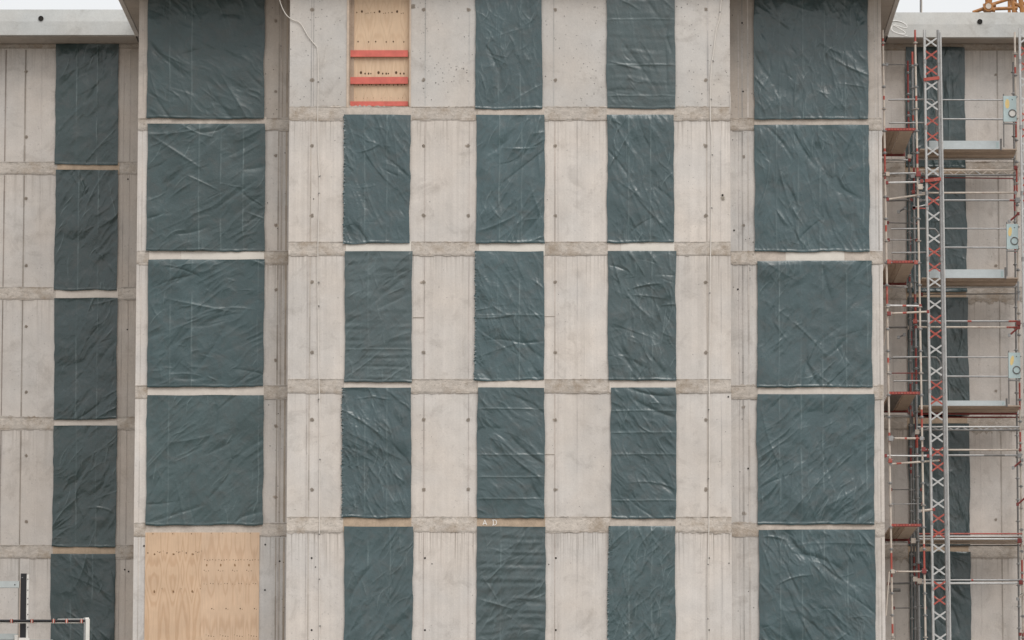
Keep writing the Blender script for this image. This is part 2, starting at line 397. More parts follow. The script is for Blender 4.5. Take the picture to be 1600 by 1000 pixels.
def marks_c(w):
    line, tie, dot = det(w, YC, random.Random(8))
    for x, wd, t in ((484, 1.5, .33), (487.5, 1.0, .30)): line(x, 0, 166, wd, (t, t * .92, t * .84))
    for (a, b) in ((189, 377), (401, 591), (616, 806), (833, 1000)):
        line(484, a, b, 1.8, (.40, .35, .30)); line(480, a, b, 1.0, (.42, .37, .33)); line(663, a, b, 1.5, (.40, .35, .31)); line(732.5, a, b, 1.0, (.42, .37, .33))
        line(867, a, b, 1.6, (.40, .345, .30)); line(1105, a, b, 1.6, (.40, .35, .30)); line(872, a, b, .6, (.46, .41, .37)); line(902, a, a + 150, .7, (.47, .43, .39)); line(1127, a, b, 1.0, (.47, .43, .39))
    line(663, 0, 166, 1.2, (.36, .34, .31)); line(732, 0, 166, .9, (.40, .38, .35)); line(865, 0, 166, .9, (.38, .36, .33)); line(1107, 0, 166, 2.2, (.38, .35, .32))
    for y in (15, 125, 228, 337, 441, 551, 656, 765):
        tie(487.5, y, 3.4 if y < 200 else 3.0); tie(1103, y, 3.1); tie(867.5, y, 2.8); tie(662, y, 3.0)
        if y not in (441, 125, 551): tie(731.5, y, 3.0)
    tie(645, 10, 4.2)
    for y in (872, 984.5):
        dot(487, y); dot(664, y); dot(868.5, y); dot(1107.5, y)
    dot(1129, 305, 1.8); tie(1129, 310, 3.6, (.34, .31, .27)); dot(1138, 620, 1.4)
    for x, y in ((493, 886), (675, 881), (857.5, 882), (490, 311), (660.5, 228), (1139, 880), (1106, 881), (500, 275), (499, 302)): dot(x, y, 1.0)
    for x0, x1 in ((452, 535), (646, 742), (850, 946), (1057, 1140)):
        for q in range(26): dot(rr.uniform(x0, x1), rr.uniform(0, 165), rr.uniform(.35, .8))
        for q in range(22): dot(rr.uniform(x0, x1), rr.uniform(190, 1000), rr.uniform(.3, .6))
    # fine joints of horizontal formwork sheets
    for (x0, x1, y) in ((645, 663, 496), (850, 867, 494.5), (852, 867, 710), (1142.5, 1142.6, 700)):
        w.box(PX(x0, 0), PX(x1, 0), -.0065, 0, PZ(y + .7, 0), PZ(y - .5, 0), 'conc', (.36, .32, .28), (0, 0, 0))

def marks_w(w):
    line, tie, dot = det(w, YW, random.Random(9))
    for (a, b) in ((0, 183), (205, 391), (414, 601), (625, 816), (840, 1000)):
        line(433.5, a, b, 2.2, (.30, .26, .22)); line(439, a, b, 1.2, (.32, .27, .22)); line(446, a, b, 3.0, (.33, .275, .22)); line(1161, a, b, 2.0, (.36, .33, .30)); line(1155, a, b, 1.0, (.44, .40, .37)); line(1170, a, b, 2.2, (.43, .39, .35)); line(220, a, b, .9, (.44, .39, .34))
        line(1374.5, a, b, 1.3, (.36, .32, .28)); line(1370, a, b, .8, (.46, .42, .38)); line(437, a, b, 1.0, (.36, .31, .27))
    for y in (33, 143, 243, 352, 453, 563, 666, 777): tie(431, y, 2.9, (.27, .23, .195))
    for y in (245, 352, 636, 802): tie(1162, y, 2.9, (.30, .27, .24))
    for x, y in ((1159.5, 36), (1161, 143), (414.5, 851), (414, 922), (1153, 452), (1173, 833), (225, 853), (1147, 360), (1169, 732), (437, 877)): dot(x, y, 1.5)
    for q in range(34): dot(rr.uniform(414, 449), rr.uniform(0, 1000), rr.uniform(.3, .9)); dot(rr.uniform(1143, 1180), rr.uniform(0, 1000), rr.uniform(.3, .8))

def marks_f(w):
    line, tie, dot = det(w, YF, random.Random(10))
    for (a, b) in ((78, 252), (274, 448), (469, 651), (673, 851), (873, 1000)):
        line(35, a, b, 2.4, (.27, .235, .20)); line(4, a, b, 2.0, (.25, .21, .18)); line(60, a, b, .6, (.50, .45, .41)); line(200, a, b, 1.0, (.36, .31, .27)); line(190, a, b, .9, (.36, .31, .27))
        line(1562, a, b, 2.0, (.34, .30, .26)); line(1395, a, b, 1.0, (.44, .39, .35)); line(1530, a, b, .5, (.50, .46, .42))
    for y in (112, 214, 310, 415, 510, 613, 712, 815): tie(41, y, 2.8, (.25, .215, .18))
    for y in (117, 415, 611, 812): tie(1556, y, 2.6, (.32, .28, .24))
    for x, y in ((200, 280), (201, 893), (195, 890), (199, 515)): dot(x, y, 1.4)

# front bay
fw = section('front_wall', YC, [(450, 543), (638, 751), (844, 957), (1049, 1142)], B_C, SOF, 0.0, tint_c, marks=marks_c)
SIDE[0] = True
ww = section('wing_wall', YW, [(212.5, 237), (407, 450)], B_W, SOF, 0.0, tint_w, marks=marks_w)
sw = section('side_wing_wall', YF, [(-60, 92), (178, 214)], B_F, SOF, 0.0, tint_f, marks=marks_f)
SIDE[0] = False
ww2 = section('wing_wall', YW, [(1142, 1186), (1352, 1380)], B_W, SOF, 0.0, lambda a, b: tint_w(a + 2, b), marks=marks_w)
sw2 = section('side_wing_wall', YF, [(1378, 1424), (1503, 1700)], B_F, SOF, 0.0, lambda a, b: tint_f(0, b), marks=marks_f)
# returns that close the steps in plan
r_ = MB()
xa, xb = PX(212.5, YW), PX(1380, YW)
r_.box(xa, xa + .3, YW + .31, YF - .01, 0, SOF, 'conc', BEIGE, (1, .3, .3)); r_.box(xb - .3, xb, YW + .31, YF - .01, 0, SOF, 'conc', BEIGE, (1, .3, .3))
r_.box(PX(450, 0), PX(450, 0) + .25, .31, YW - .01, 0, SOF, 'conc', BEIGE, (1, .3, .3)); r_.box(PX(1142, 0) - .25, PX(1142, 0), .31, YW - .01, 0, SOF, 'conc', BEIGE, (1, .3, .3))
r_.build('return_wall', bld)
inn = MB()  # unseen black boxes added inside the shell to block light
inn.box(xa + .4, xb - .4, YW + 1.2, YF + 6, 0.01, SOF - .02, 'hole'); inn.build('light_block_core', bld)
inn = MB(); inn.box(PX(-70, YF), PX(1710, YF), YF + .8, YF + .9, 0.01, SOF - .02, 'hole'); inn.build('light_block_core', bld)

# floor bands: ragged joint in front of the piers, smooth edge between the openings
def floor_band(Y, x0, x1, a, b, cuts, k=1.0, proud=0.010):
    m = MB(); X0, X1 = PX(x0, Y), PX(x1, Y); z1, z0 = PZ(a, Y), PZ(b, Y)
    m.box(X0, X1, Y - proud, Y + .28, z0, z1, 'joint', mul(JT, k * rnd.uniform(.93, 1.07)))
    # crumbs and fins of spilled concrete along both edges
    for e in (z0, z1):
        x = X0 + .05
        while x < X1 - .1:
            L = rnd.uniform(.05, .35)
            if rnd.random() < .55:
                dz = rnd.uniform(.004, .018)
                m.box(x, min(x + L, X1), Y - proud - rnd.uniform(.003, .010), Y, e - dz, e + rnd.uniform(.001, .008), 'joint', mul(JT, k * rnd.uniform(.7, 1.15)), grad=False)
            x += L + rnd.uniform(.0, .25)
    amp_u, amp_d = rnd.choice([.012, .02, .045]), rnd.choice([.012, .03, .055]) if x0 < 1300 or Y < 5 else rnd.choice([.07, .12, .15])
    pu = pd = 0.0; x = X0; ph = rnd.uniform(0, 9)
    while x < X1 - .03:
        e = min(x + .045, X1); cu = max(0, amp_u * (.35 * math.sin(x * 1.9 + ph) + rnd.uniform(-.25, .75))); cd = max(0, amp_d * (.45 * math.sin(x * 1.3 + ph * 2) + rnd.uniform(-.25, .75)))
        k1 = k * rnd.uniform(.80, .96)
        m.face([(x, Y - .009, z0 - pd), (e, Y - .009, z0 - cd), (e, Y - .009, z0 + .01), (x, Y - .009, z0 + .01)], 'joint', mul(JT, k1)); m.face([(x, Y - .009, z1 - .01), (e, Y - .009, z1 - .01), (e, Y - .009, z1 + cu), (x, Y - .009, z1 + pu)], 'joint', mul(JT, k1 * .97))
        pu, pd, x = cu, cd, e
    o = m.build('floor_band', bld)
    for (c0, c1, p0, p1, mt) in cuts:
        s = MB(); s.box(PX(c0, Y), PX(c1, Y), Y - proud - .004, Y - proud + .004, PZ(p1, Y), PZ(p0, Y), mt)
        st = s.build('edge_strip', o)
    return o
st_c = [
    [(540, 642, 168, 189, 'pale'), (746, 850, 168, 187, 'pale'), (948, 1054, 168, 187, 'pale')],
    [(540, 642, 377, 400, 'white'), (748, 851, 377, 400, 'white'), (970, 1054, 377, 399, 'white'), (950, 969.5, 377, 399, 'cream')],
    [(538, 643, 592, 613, 'cream'), (747, 851, 590, 613, 'cream'), (952, 1056, 590, 613, 'cream')],
    [(538, 644, 804, 831, 'timber'), (746, 852, 804, 831, 'timber'), (953, 1056, 803, 830, 'pale')]]
bands_c = [floor_band(YC, 450, 1142, a, b, st_c[i], 1.0) for i, (a, b) in enumerate(B_C)]
st_l = [[(232, 414, 183, 204, 'pale')], [(282, 412, 391, 411, 'white'), (232, 281.5, 391, 411, 'cream')], [(232, 413, 602, 623, 'cream')], [(232, 411, 816, 836, 'pale')]]
st_r = [[(1180, 1357, 184, 204, 'pale')], [(1228, 1320, 392, 412, 'white'), (1182, 1227.5, 392, 412, 'pale'), (1320.5, 1360, 392, 412, 'pale')], [(1184, 1364, 602, 622, 'cream')], [(1186, 1366, 813, 834, 'pale')]]
for i, (a, b) in enumerate(B_W):
    floor_band(YW, 212.6, 449.8, a, b, st_l[i], .97); floor_band(YW, 1142.2, 1379.9, a, b, st_r[i], 1.0)
st_fl = ['timber', 'cream', 'cream', 'timber']; st_fr = ['timber', 'timber', 'timber', 'timber']
for i, (a, b) in enumerate(B_F):
    floor_band(YF, -60, 213, a, b, [(87, 184, a + 1, b + .5, st_fl[i])], .94); floor_band(YF, 1379, 1700, a, b, [(1416, 1510, a + 1, b + .5, st_fr[i])], .94)
# lintel under the roof of the side wings
for x0, x1, yb in ((-60, 213, 76), (1379, 1700, 79)):
    m = MB(); m.box(PX(x0, YF), PX(x1, YF), YF - .015, YF + .3, PZ(yb, YF), SOF - .002, 'joint', mul(JT, .8)); m.build('top_band', bld)

# a few wider stains at the joints
# ---- roofs: the main slab with a lip, two lower-depth side slabs with folded fascia
YR = 4.83
xl = at(211.5, 55, YR).x; xr = at(1387, 56, YR).x
rf = MB(); TOP = PZ(14, YR) 
rf.box(xl, xr, -0.36, 16, SOF + .07, TOP + .02, 'conc', COOL, (0.2, .3, 0))
for (a, b, c, d) in ((xl, xl + .10, -.36, YR), (xr - .10, xr, -.36, YR), (xl + .10, xr - .10, -.36, -.26)):
    rf.box(a, b, c, d, SOF - .01, SOF + .07, 'conc', COOL, (0.2, .3, 0))
rf.box(xl + .11, xr - .11, -.25, YF, SOF + .004, SOF + .068, 'conc', mul(BROWN, .8), (.3, .6, 0))
o_r = rf.build('roof_slab', bld)
def side_roof(x0, x1, ytop, ymid, ybot, dpx, dpy):
    m = MB(); zt, zm, zb = PZ(ytop, YR), PZ(ymid, YR), PZ(ybot, YR)
    X0, X1 = x0, x1; t = (0.56, 0.565, 0.55)
    # lower half upright, upper half leaning back a little
    m.face([(X0, YR, zb), (X1, YR, zb), (X1, YR, zm), (X0, YR, zm)], 'conc', mul(t, 1.0), (.1, .2, .0))
    m.face([(X0, YR, zm), (X1, YR, zm), (X1, YR + .05, zt), (X0, YR + .05, zt)], 'conc', mul(t, 1.0), (.1, .2, .0))
    m.face([(X0, YR + .05, zt), (X1, YR + .05, zt), (X1, 16, zt), (X0, 16, zt)], 'conc', t)
    m.face([(X0, YR + .12, zb), (X0, YR, zb), (X1, YR, zb), (X1, YR + .12, zb)][::-1], 'conc', t)
    m.box(X0, X1, YR + .12, YF + .28, SOF + .001, SOF + .05, 'conc', mul(BROWN, .85), (.3, .6, 0))
    m.face([(X1, YR, zb), (X1, 16, zb), (X1, 16, zt), (X1, YR, zt)], 'conc', t); m.face([(X0, 16, zb), (X0, YR, zb), (X0, YR, zt), (X0, 16, zt)], 'conc', t)
    o = m.build('roof_slab', bld)
    h = MB(); P = at(dpx, dpy, YR)
    n = 20; r = 4.2 / 68
    ring = [(P.x + math.cos(2 * math.pi * i / n) * r, P.z + math.sin(2 * math.pi * i / n) * r) for i in range(n)]
    for i in range(n):
        a, b = ring[i], ring[(i + 1) % n]
        h.face([(a[0], YR - .02, a[1]), (b[0], YR - .02, b[1]), (b[0], YR + .04, b[1]), (a[0], YR + .04, a[1])], 'black')
    h.face([(a[0], YR - .006, a[1]) for a in ring], 'hole'); h.build('drain_hole', o)
    return o
side_roof(PX(-80, YR), xl - .004, 14, 33.5, 54.5, 64, 29)
o_rr = side_roof(xr + .004, PX(1720, YR), 18.5, 38, 58, 1531, 34)
# chalk loops on the right fascia
def ribbon(pts, r, mat, name, parent, n=5):
    m = MB()
    for a, b in zip(pts[:-1], pts[1:]): m.tube(a, b, r, mat, n, caps=True)
    return m.build(name, parent)
def smooth(pts, k=6):
    out = []
    P = [Vector(p) for p in pts]
    for i in range(len(P) - 1):
        a = P[max(i - 1, 0)]; b = P[i]; c = P[i + 1]; d = P[min(i + 2, len(P) - 1)]
        for j in range(k):
            t = j / k
            out.append(0.5 * ((2 * b) + (c - a) * t + (2 * a - 5 * b + 4 * c - d) * t * t + (-a + 3 * b - 3 * c + d) * t ** 3))
    out.append(P[-1]); return out
loop = [(1394, 33), (1401, 32.5), (1410, 35), (1416, 39), (1417, 43), (1413, 43.5), (1405, 41), (1397, 39), (1393.5, 42), (1394, 47), (1399, 51), (1408, 53), (1414.5, 52), (1412, 48.5), (1404, 44), (1397, 40), (1393, 41.5), (1393, 47), (1402, 52), (1411, 54.5), (1418, 56.5)]
ribbon([at(p[0], p[1], YR - .001) for p in smooth([(a, b, 0) for a, b in loop])], .010, 'chalk', 'chalk_mark', o_rr)
# chalk letters A D on the timber edge
let = []
def seg(m, a, b): m.tube(at(a[0], a[1], -.016), at(b[0], b[1], -.016), .008, 'chalk', 5)
m = MB()
for a, b in (((754.6, 820.5), (757.3, 812.5)), ((757.3, 812.5), (760.6, 820.5)), ((755.6, 818), (759.6, 818)),
             ((770.6, 812.6), (770.8, 820.5)), ((769, 812.6), (773.5, 812.4)), ((773.5, 812.4), (775.8, 814.5)), ((775.8, 814.5), (775.4, 818.6)), ((775.4, 818.6), (773, 820.6)), ((769, 820.6), (773, 820.6))):
    if a == (770.6, 812.6): m.build('chalk_letter', bands_c[3]); m = MB()
    seg(m, a, b)
m.build('chalk_letter', bands_c[3])

# ------------------------------------------------------------------ plastic sheets
def vnoise(x, z, scale, seed):
    r = np.random.RandomState(seed); g = r.rand(64, 64)
    u = x * scale + r.rand() * 40; v = z * scale + r.rand() * 40
    i = np.floor(u).astype(int); j = np.floor(v).astype(int); fu = u - i; fv = v - j
    fu = fu * fu * fu * (fu * (fu * 6 - 15) + 10); fv = fv * fv * fv * (fv * (fv * 6 - 15) + 10)
    g00 = g[i % 64, j % 64]; g10 = g[(i + 1) % 64, j % 64]; g01 = g[i % 64, (j + 1) % 64]; g11 = g[(i + 1) % 64, (j + 1) % 64]
    return (g00 * (1 - fu) + g10 * fu) * (1 - fv) + (g01 * (1 - fu) + g11 * fu) * fv - .5

SHEETS = []
def sheet(x0, x1, y0, y1, Y, seed, label, cat='tarpaulin', group=None, mat='tarp', nf=34, ang=None, creases=(), hcreases=(),
          ripple=0.0, fringe=0.0, big=1.0, lean=(0, 0), slackb=1.0, fine=3.2):
    """x0..y1: outline in the photo; folds are ridges of the film, ang the main direction of pull (degrees from vertical)"""
    rs = np.random.RandomState(seed); rd = random.Random(seed)
    step = 1.1
    nx = max(8, int((x1 - x0) / step)); nz = max(8, int((y1 - y0) / step))
    A = at(x0, (y0 + y1) / 2, Y); B = at(x1, (y0 + y1) / 2, Y); z1 = PZ(y0, Y); z0 = PZ(y1, Y)
    W = B.x - A.x; H = z1 - z0
    U, V = np.meshgrid(np.linspace(0, 1, nx + 1), np.linspace(0, 1, nz + 1)); X = U * W; Z = V * H      # Z up
    # folds
    d = np.zeros_like(X)
    angs = [(ang if ang is not None else rs.uniform(-50, 50)) * (.72 if x0 > 450 else .95)]
    angs.append(angs[0] + rs.choice([-1, 1]) * rs.uniform(35, 70))
    wear_glint = np.zeros_like(X)
    for i in range(int(nf * 1.75 * W * H / 4.2)):
        th = math.radians((angs[0] if rs.rand() < .72 else angs[1]) + rs.normal(0, 16))
        dx, dz = math.sin(th), -math.cos(th)
        px, pz = rs.uniform(-.1, 1.1) * W, (rs.uniform(-.1, 1.1) ** 1.0) * H
        L = rs.choice([.14, .26, .45, .8, 1.2], p=[.34, .30, .22, .11, .03]) * rs.uniform(.7, 1.3)
        wd = min(L * rs.uniform(.045, .10), .055) + .008; am = min(wd * rs.uniform(.16, .44), .017) * (1 if rs.rand() < .7 else -.8) * big
        t = (X - px) * dx + (Z - pz) * dz; n = (X - px) * -dz + (Z - pz) * dx
        cur = rs.normal(0, .30) / max(L, .35) * .5
        n = n - cur * t * t
        tap = np.clip(1 - (t / L) ** 2, 0, 1) ** 1.2
        w_ = wd * (0.45 + .55 * (t / L * .5 + .5).clip(0, 1))
        sk = np.where(n > 0, 1.0, rs.uniform(1.4, 3.0))
        f_ = tap * np.exp(-np.sqrt((n * sk) ** 2 + (w_ * .12) ** 2) / w_)
        px_, pz_ = min(max(px, 0), W), min(max(pz, 0), H)
        calm = float(np.clip(.95 + 2.4 * vnoise(np.array([px_]), np.array([pz_]), .9, seed + 77)[0], .22, 1.25)); am *= calm
        d += am * f_
        if am > .010 and rs.rand() < .4: wear_glint = np.maximum(wear_glint, .30 * tap * np.exp(-(n / .010) ** 2))
    # short fine puckers running mostly down the film
    for i in range(int(nf * fine * W * H / 4.2)):
        th = math.radians(angs[0] * .6 + rs.normal(0, 20)); dx, dz = math.sin(th), -math.cos(th)
        px, pz = rs.uniform(0, 1) * W, rs.uniform(0, 1) * H
        calm = float(np.clip(1.0 + 3 * vnoise(np.array([px]), np.array([pz]), 1.4, seed + 78)[0], .1, 1.5))
        t = (X - px); zz = (Z - pz); n = t * -dz + zz * dx; t = t * dx + zz * dz; L = rs.uniform(.10, .34); n = n - rs.normal(0, .8) * t * t
        wd = rs.uniform(.012, .022); sk = np.where(n > 0, 1.0, 2.0); tp = np.clip(1 - (t / L) ** 2, 0, 1)
        d += rs.uniform(.004, .0085) * calm * tp * np.exp(-np.sqrt((n * sk) ** 2 + .000006) / wd)
        if rs.rand() < .25: wear_glint = np.maximum(wear_glint, .30 * calm * tp * np.exp(-(n / .009) ** 2))
    # a few broad soft hollows and swags
    for i in range(int(2.2 * W * H / 2 * big)):
        th = math.radians(angs[0] + rs.normal(0, 18)); dx, dz = math.sin(th), -math.cos(th)
        t = (X - rs.uniform(0, 1) * W); zz = (Z - rs.uniform(0, 1) * H); n = t * -dz + zz * dx; t = t * dx + zz * dz; L = rs.uniform(.35, .8); wd = rs.uniform(.05, .10)
        n = n - rs.normal(0, .25) * t * t
        d -= rs.uniform(.012, .024) * np.clip(1 - (t / L) ** 2, 0, 1) * np.exp(-np.abs(np.where(n > 0, n * 2.2, n) / wd) ** 1.5)
    # slow billow of the whole sheet and fine crumple
    d += vnoise(X, Z, 1.1, seed + 1) * .05 * big + vnoise(X, Z, 2.6, seed + 2) * .022 * big
    th = math.radians(angs[0]); Xr = X * math.cos(th) + Z * math.sin(th); Zr = -X * math.sin(th) + Z * math.cos(th)
    wx = vnoise(X, Z, 2.0, seed + 7) * .25
    d += (.5 - np.abs(vnoise(Xr + wx, Zr * .38, 6.0, seed + 3)) * 2) * .0105 * big + (.5 - np.abs(vnoise(Xr + wx, Zr * .5, 13.0, seed + 4)) * 2) * .0042
    if ripple:
        ph = vnoise(X, Z, 1.2, seed + 5) * 5
        d += ripple * (np.sin(Z * 2 * math.pi / .21 + ph) * .7 + np.sin(Z * 2 * math.pi / .13 + ph * 2) * .35) * (0.5 + vnoise(X, Z, 1.5, seed + 6))
    # sharp packing creases, some stretches pulled flat
    for c in creases:
        xx = (c - x0) / (x1 - x0) * W + vnoise(X * 0, Z, 1.5, seed + 11) * .02
        on = .22 + 1.1 * np.clip(vnoise(X * 0 + c, Z, 2.2, seed + int(c)) + .30, 0, 1)
        e_ = np.exp(-np.abs(X - xx) / .015); d += .012 * on * e_
        wear_glint = np.maximum(wear_glint, .62 * np.clip(on - .15, 0, 1) * np.exp(-((X - xx) / .013) ** 2))
    for c in hcreases:
        zz = (y1 - c) / (y1 - y0) * H + vnoise(X, Z * 0, 1.5, seed + 12) * .015
        d += .010 * np.exp(-np.abs(Z - zz) / .014); wear_glint = np.maximum(wear_glint, .30 * np.exp(-((Z - zz) / .011) ** 2))
    # held at the edges: nailed every half metre, loose between
    ex = np.minimum(X, W - X); ez = H - Z; eb = Z
    hold = np.clip(ex / .12, 0, 1) ** .7 * np.clip(ez / .10, 0, 1) ** .7
    hold = .25 + .75 * hold * (1 - .6 * np.exp(-eb / .05))
    d = d * hold
    # rolled hem at the bottom
    d += .016 * np.exp(-((eb - .03) / .02) ** 2) * (0.6 + vnoise(X, Z, 3, seed + 9)) * slackb
    off = .030
    Yg = Y - off - (d - d.min() * .35)
    Yg = np.minimum(Yg, Y - .022)
    # outline
    e0 = vnoise(X * 0, Z, 1.6, seed + 20) * .032 + vnoise(X * 0, Z, 5, seed + 21) * .016; e1 = vnoise(X * 0, Z, 1.6, seed + 22) * .032 + vnoise(X * 0, Z, 5, seed + 23) * .016
    t1 = vnoise(X, Z * 0, 1.5, seed + 24) * .02 ; b1 = (vnoise(X, Z * 0, 2.0, seed + 25) * .035 + vnoise(X, Z * 0, 7, seed + 26) * .018) * slackb
    if fringe:
        e0 = e0 + np.where(rs.rand(nz + 1, 1) < .35, -fringe * rs.rand(nz + 1, 1), 0)
        Yg = np.where((U < .02) & (rs.rand(nz + 1, 1) < .5), Yg - .03 * rs.rand(nz + 1, 1), Yg)
    Xg = A.x + X + e0 * (1 - U) ** 3 + e1 * U ** 3 + lean[0] * (1 - V) * (1 - U) + lean[1] * (1 - V) * U
    Zg = z0 + Z + t1 * V ** 3 + b1 * (1 - V) ** 4
    loc = Vector(((A.x + B.x) / 2, Y - .03, z1))
    co = np.stack([Xg - loc.x, Yg - loc.y, Zg - loc.z], -1).reshape(-1, 3).astype(np.float32)
    i = np.arange(nz)[:, None] * (nx + 1) + np.arange(nx)[None, :]
    fa = np.stack([i, i + 1, i + nx + 2, i + nx + 1], -1).reshape(-1, 4)
    me = bpy.data.meshes.new('plastic_sheet'); me.vertices.add(len(co)); me.vertices.foreach_set('co', co.ravel())
    me.loops.add(fa.size); me.loops.foreach_set('vertex_index', fa.ravel().astype(np.int32)); me.polygons.add(len(fa))
    me.polygons.foreach_set('loop_start', np.arange(len(fa), dtype=np.int32) * 4)
    me.update(calc_edges=True); me.polygons.foreach_set('use_smooth', np.ones(len(fa), bool)); me.materials.append(M[mat])
    wa = me.attributes.new('wear_glint', 'FLOAT', 'POINT'); wa.data.foreach_set('value', wear_glint.ravel().astype(np.float32))
    o = bpy.data.objects.new('plastic_sheet', me); COL.objects.link(o); o.location = loc
    tag(o, label, 'plastic sheet', group); SHEETS.append(o); return o

G1, G2, G3 = 'narrow plastic sheets over the middle windows', 'wide plastic sheets over the wing windows', 'dark plastic sheets over the set back windows'
NM = 'narrow grey-green plastic sheet, front bay, '
# front bay: (x0,x1,y0,y1,label, options)
S = [
 (743, 847, -14, 171, NM + 'top row, right of the plywood', dict(ang=12, creases=(779, 813), nf=46)),
 (948, 1055, -14, 170, 'narrow greyish rippled plastic sheet at the top right of the front bay', dict(ang=15, ripple=.0045, mat='tarp_soft', hcreases=(31, 102, 150), nf=18)),
 (537, 642, 180, 381, NM + 'directly below the plywood with red boards', dict(ang=32, creases=(570, 605), fringe=.03, nf=36, lean=(0, -.03))),
 (744, 851, 180, 381, NM + 'middle column, second row from the top', dict(ang=-35, creases=(780, 815), nf=50)),
 (949, 1053, 180, 380, NM + 'right column, second row from the top', dict(ang=25, creases=(982, 1016), nf=58, big=1.15)),
 (539, 644, 393, 598, 'narrow greyish rippled plastic sheet in the left column of the front bay, third row', dict(ang=-70, ripple=.006, mat='tarp_soft', creases=(575,), hcreases=(546,), nf=20)),
 (742, 850, 393, 595, NM + 'middle column, third row from the top', dict(ang=40, creases=(777, 811), hcreases=(493,), fringe=.035, nf=48)),
 (950, 1056, 392, 595, 'shiny narrow plastic sheet with long diagonal folds, front bay right column, third row', dict(ang=28, creases=(985, 1019), nf=52, big=1.25)),
 (535, 642, 606, 810, NM + 'left column, fourth row, fraying left edge', dict(ang=30, creases=(570, 604), fringe=.045, nf=52, big=1.1)),
 (746, 851, 606, 811, 'narrow plastic sheet with level packing creases above the chalk letters', dict(ang=65, hcreases=(639, 711, 746, 780), nf=26)),
 (954, 1056, 606, 811, 'narrow plastic sheet with level creases, right column of the front bay, fourth row', dict(ang=55, hcreases=(642, 676, 710, 782), nf=24)),
 (538, 645, 823, 1060, NM + 'left column, lowest row', dict(ang=-35, creases=(574, 609), nf=44)),
 (745, 852, 823, 1060, 'narrow greyish rippled plastic sheet below the chalk letters', dict(ang=-65, ripple=.007, mat='tarp_soft', creases=(782,), nf=26)),
 (950, 1055, 822, 1060, NM + 'right column, lowest row', dict(ang=-30, creases=(983, 1018), fringe=.02, nf=42)),
]
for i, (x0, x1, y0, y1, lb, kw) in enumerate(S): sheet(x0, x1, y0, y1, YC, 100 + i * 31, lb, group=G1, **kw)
WL = 'wide grey-green plastic sheet in the left column, '; WR = 'wide grey-green plastic sheet in the right column, '
S = [
 (231, 413, -14, 186, WL + 'topmost, partly in the shade of the roof', dict(ang=62, creases=(266, 300), nf=26, big=1.2)),
 (230, 414, 194, 393, WL + 'second from the top', dict(ang=-62, creases=(311, 345, 380), nf=26, big=1.2)),
 (231, 413, 406, 605, WL + 'third from the top', dict(ang=-60, creases=(266, 300, 403), nf=26, big=1.15)),
 (229, 412, 618, 821, WL + 'lowest, directly above the plywood boards', dict(ang=-48, creases=(263, 404), nf=34)),
 (1178, 1356, -14, 187, WR + 'topmost, with long sweeping folds', dict(ang=22, creases=(1218, 1254, 1288, 1320), nf=34, big=1.2)),
 (1179, 1358, 196, 394, WR + 'second from the top', dict(ang=25, creases=(1213, 1247, 1281, 1349), nf=36)),
 (1183, 1362, 408, 606, WR + 'third from the top', dict(ang=-45, creases=(1217, 1251, 1285, 1322, 1355), nf=32)),
 (1183, 1366, 616, 820, WR + 'fourth from the top', dict(ang=-58, creases=(1218, 1252, 1286, 1354), nf=36)),
 (1186, 1368, 828, 1060, WR + 'lowest', dict(ang=38, creases=(1220, 1254, 1288, 1325), nf=38, big=1.1)),
]
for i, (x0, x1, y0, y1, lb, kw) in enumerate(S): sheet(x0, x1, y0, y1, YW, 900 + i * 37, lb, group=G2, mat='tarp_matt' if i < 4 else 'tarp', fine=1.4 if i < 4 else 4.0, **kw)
FL = 'shaded green plastic sheet on the far left wing, '; FR = 'shaded green plastic sheet behind the scaffold, '
S = [
 (87, 185, 69, 258, FL + 'topmost under the roof slab', dict(ang=-38, creases=(120, 152), nf=22)),
 (86, 184, 266, 454, FL + 'second from the top', dict(ang=-30, creases=(123, 154), nf=34, big=1.2)),
 (85, 183, 466, 656, FL + 'third from the top', dict(ang=-35, creases=(119, 152), nf=28)),
 (83, 182, 665, 855, FL + 'fourth from the top', dict(ang=-38, creases=(119, 150), nf=28)),
 (79, 180, 866, 1060, FL + 'lowest, behind the white railing', dict(ang=30, creases=(110, 144), nf=28)),
 (1415, 1508, 74, 262, FR + 'topmost under the roof slab', dict(ang=5, creases=(1450, 1483), nf=24)),
 (1417, 1510, 272, 457, FR + 'second from the top', dict(ang=25, creases=(1452, 1478), nf=34)),
 (1418, 1513, 465, 650, FR + 'third from the top', dict(ang=20, creases=(1452, 1482), nf=34)),
 (1420, 1515, 662, 854, FR + 'fourth from the top', dict(ang=25, creases=(1455, 1483), nf=36)),
 (1421, 1517, 862, 1060, FR + 'lowest', dict(ang=28, creases=(1456, 1484), nf=40, big=1.2)),
]
for i, (x0, x1, y0, y1, lb, kw) in enumerate(S): sheet(x0, x1, y0, y1, YF, 1500 + i * 41, lb, group=G3, mat='tarp_shaded' if i < 5 else 'tarp_half_shaded', fine=1.6 if i < 5 else 4.0, **kw)

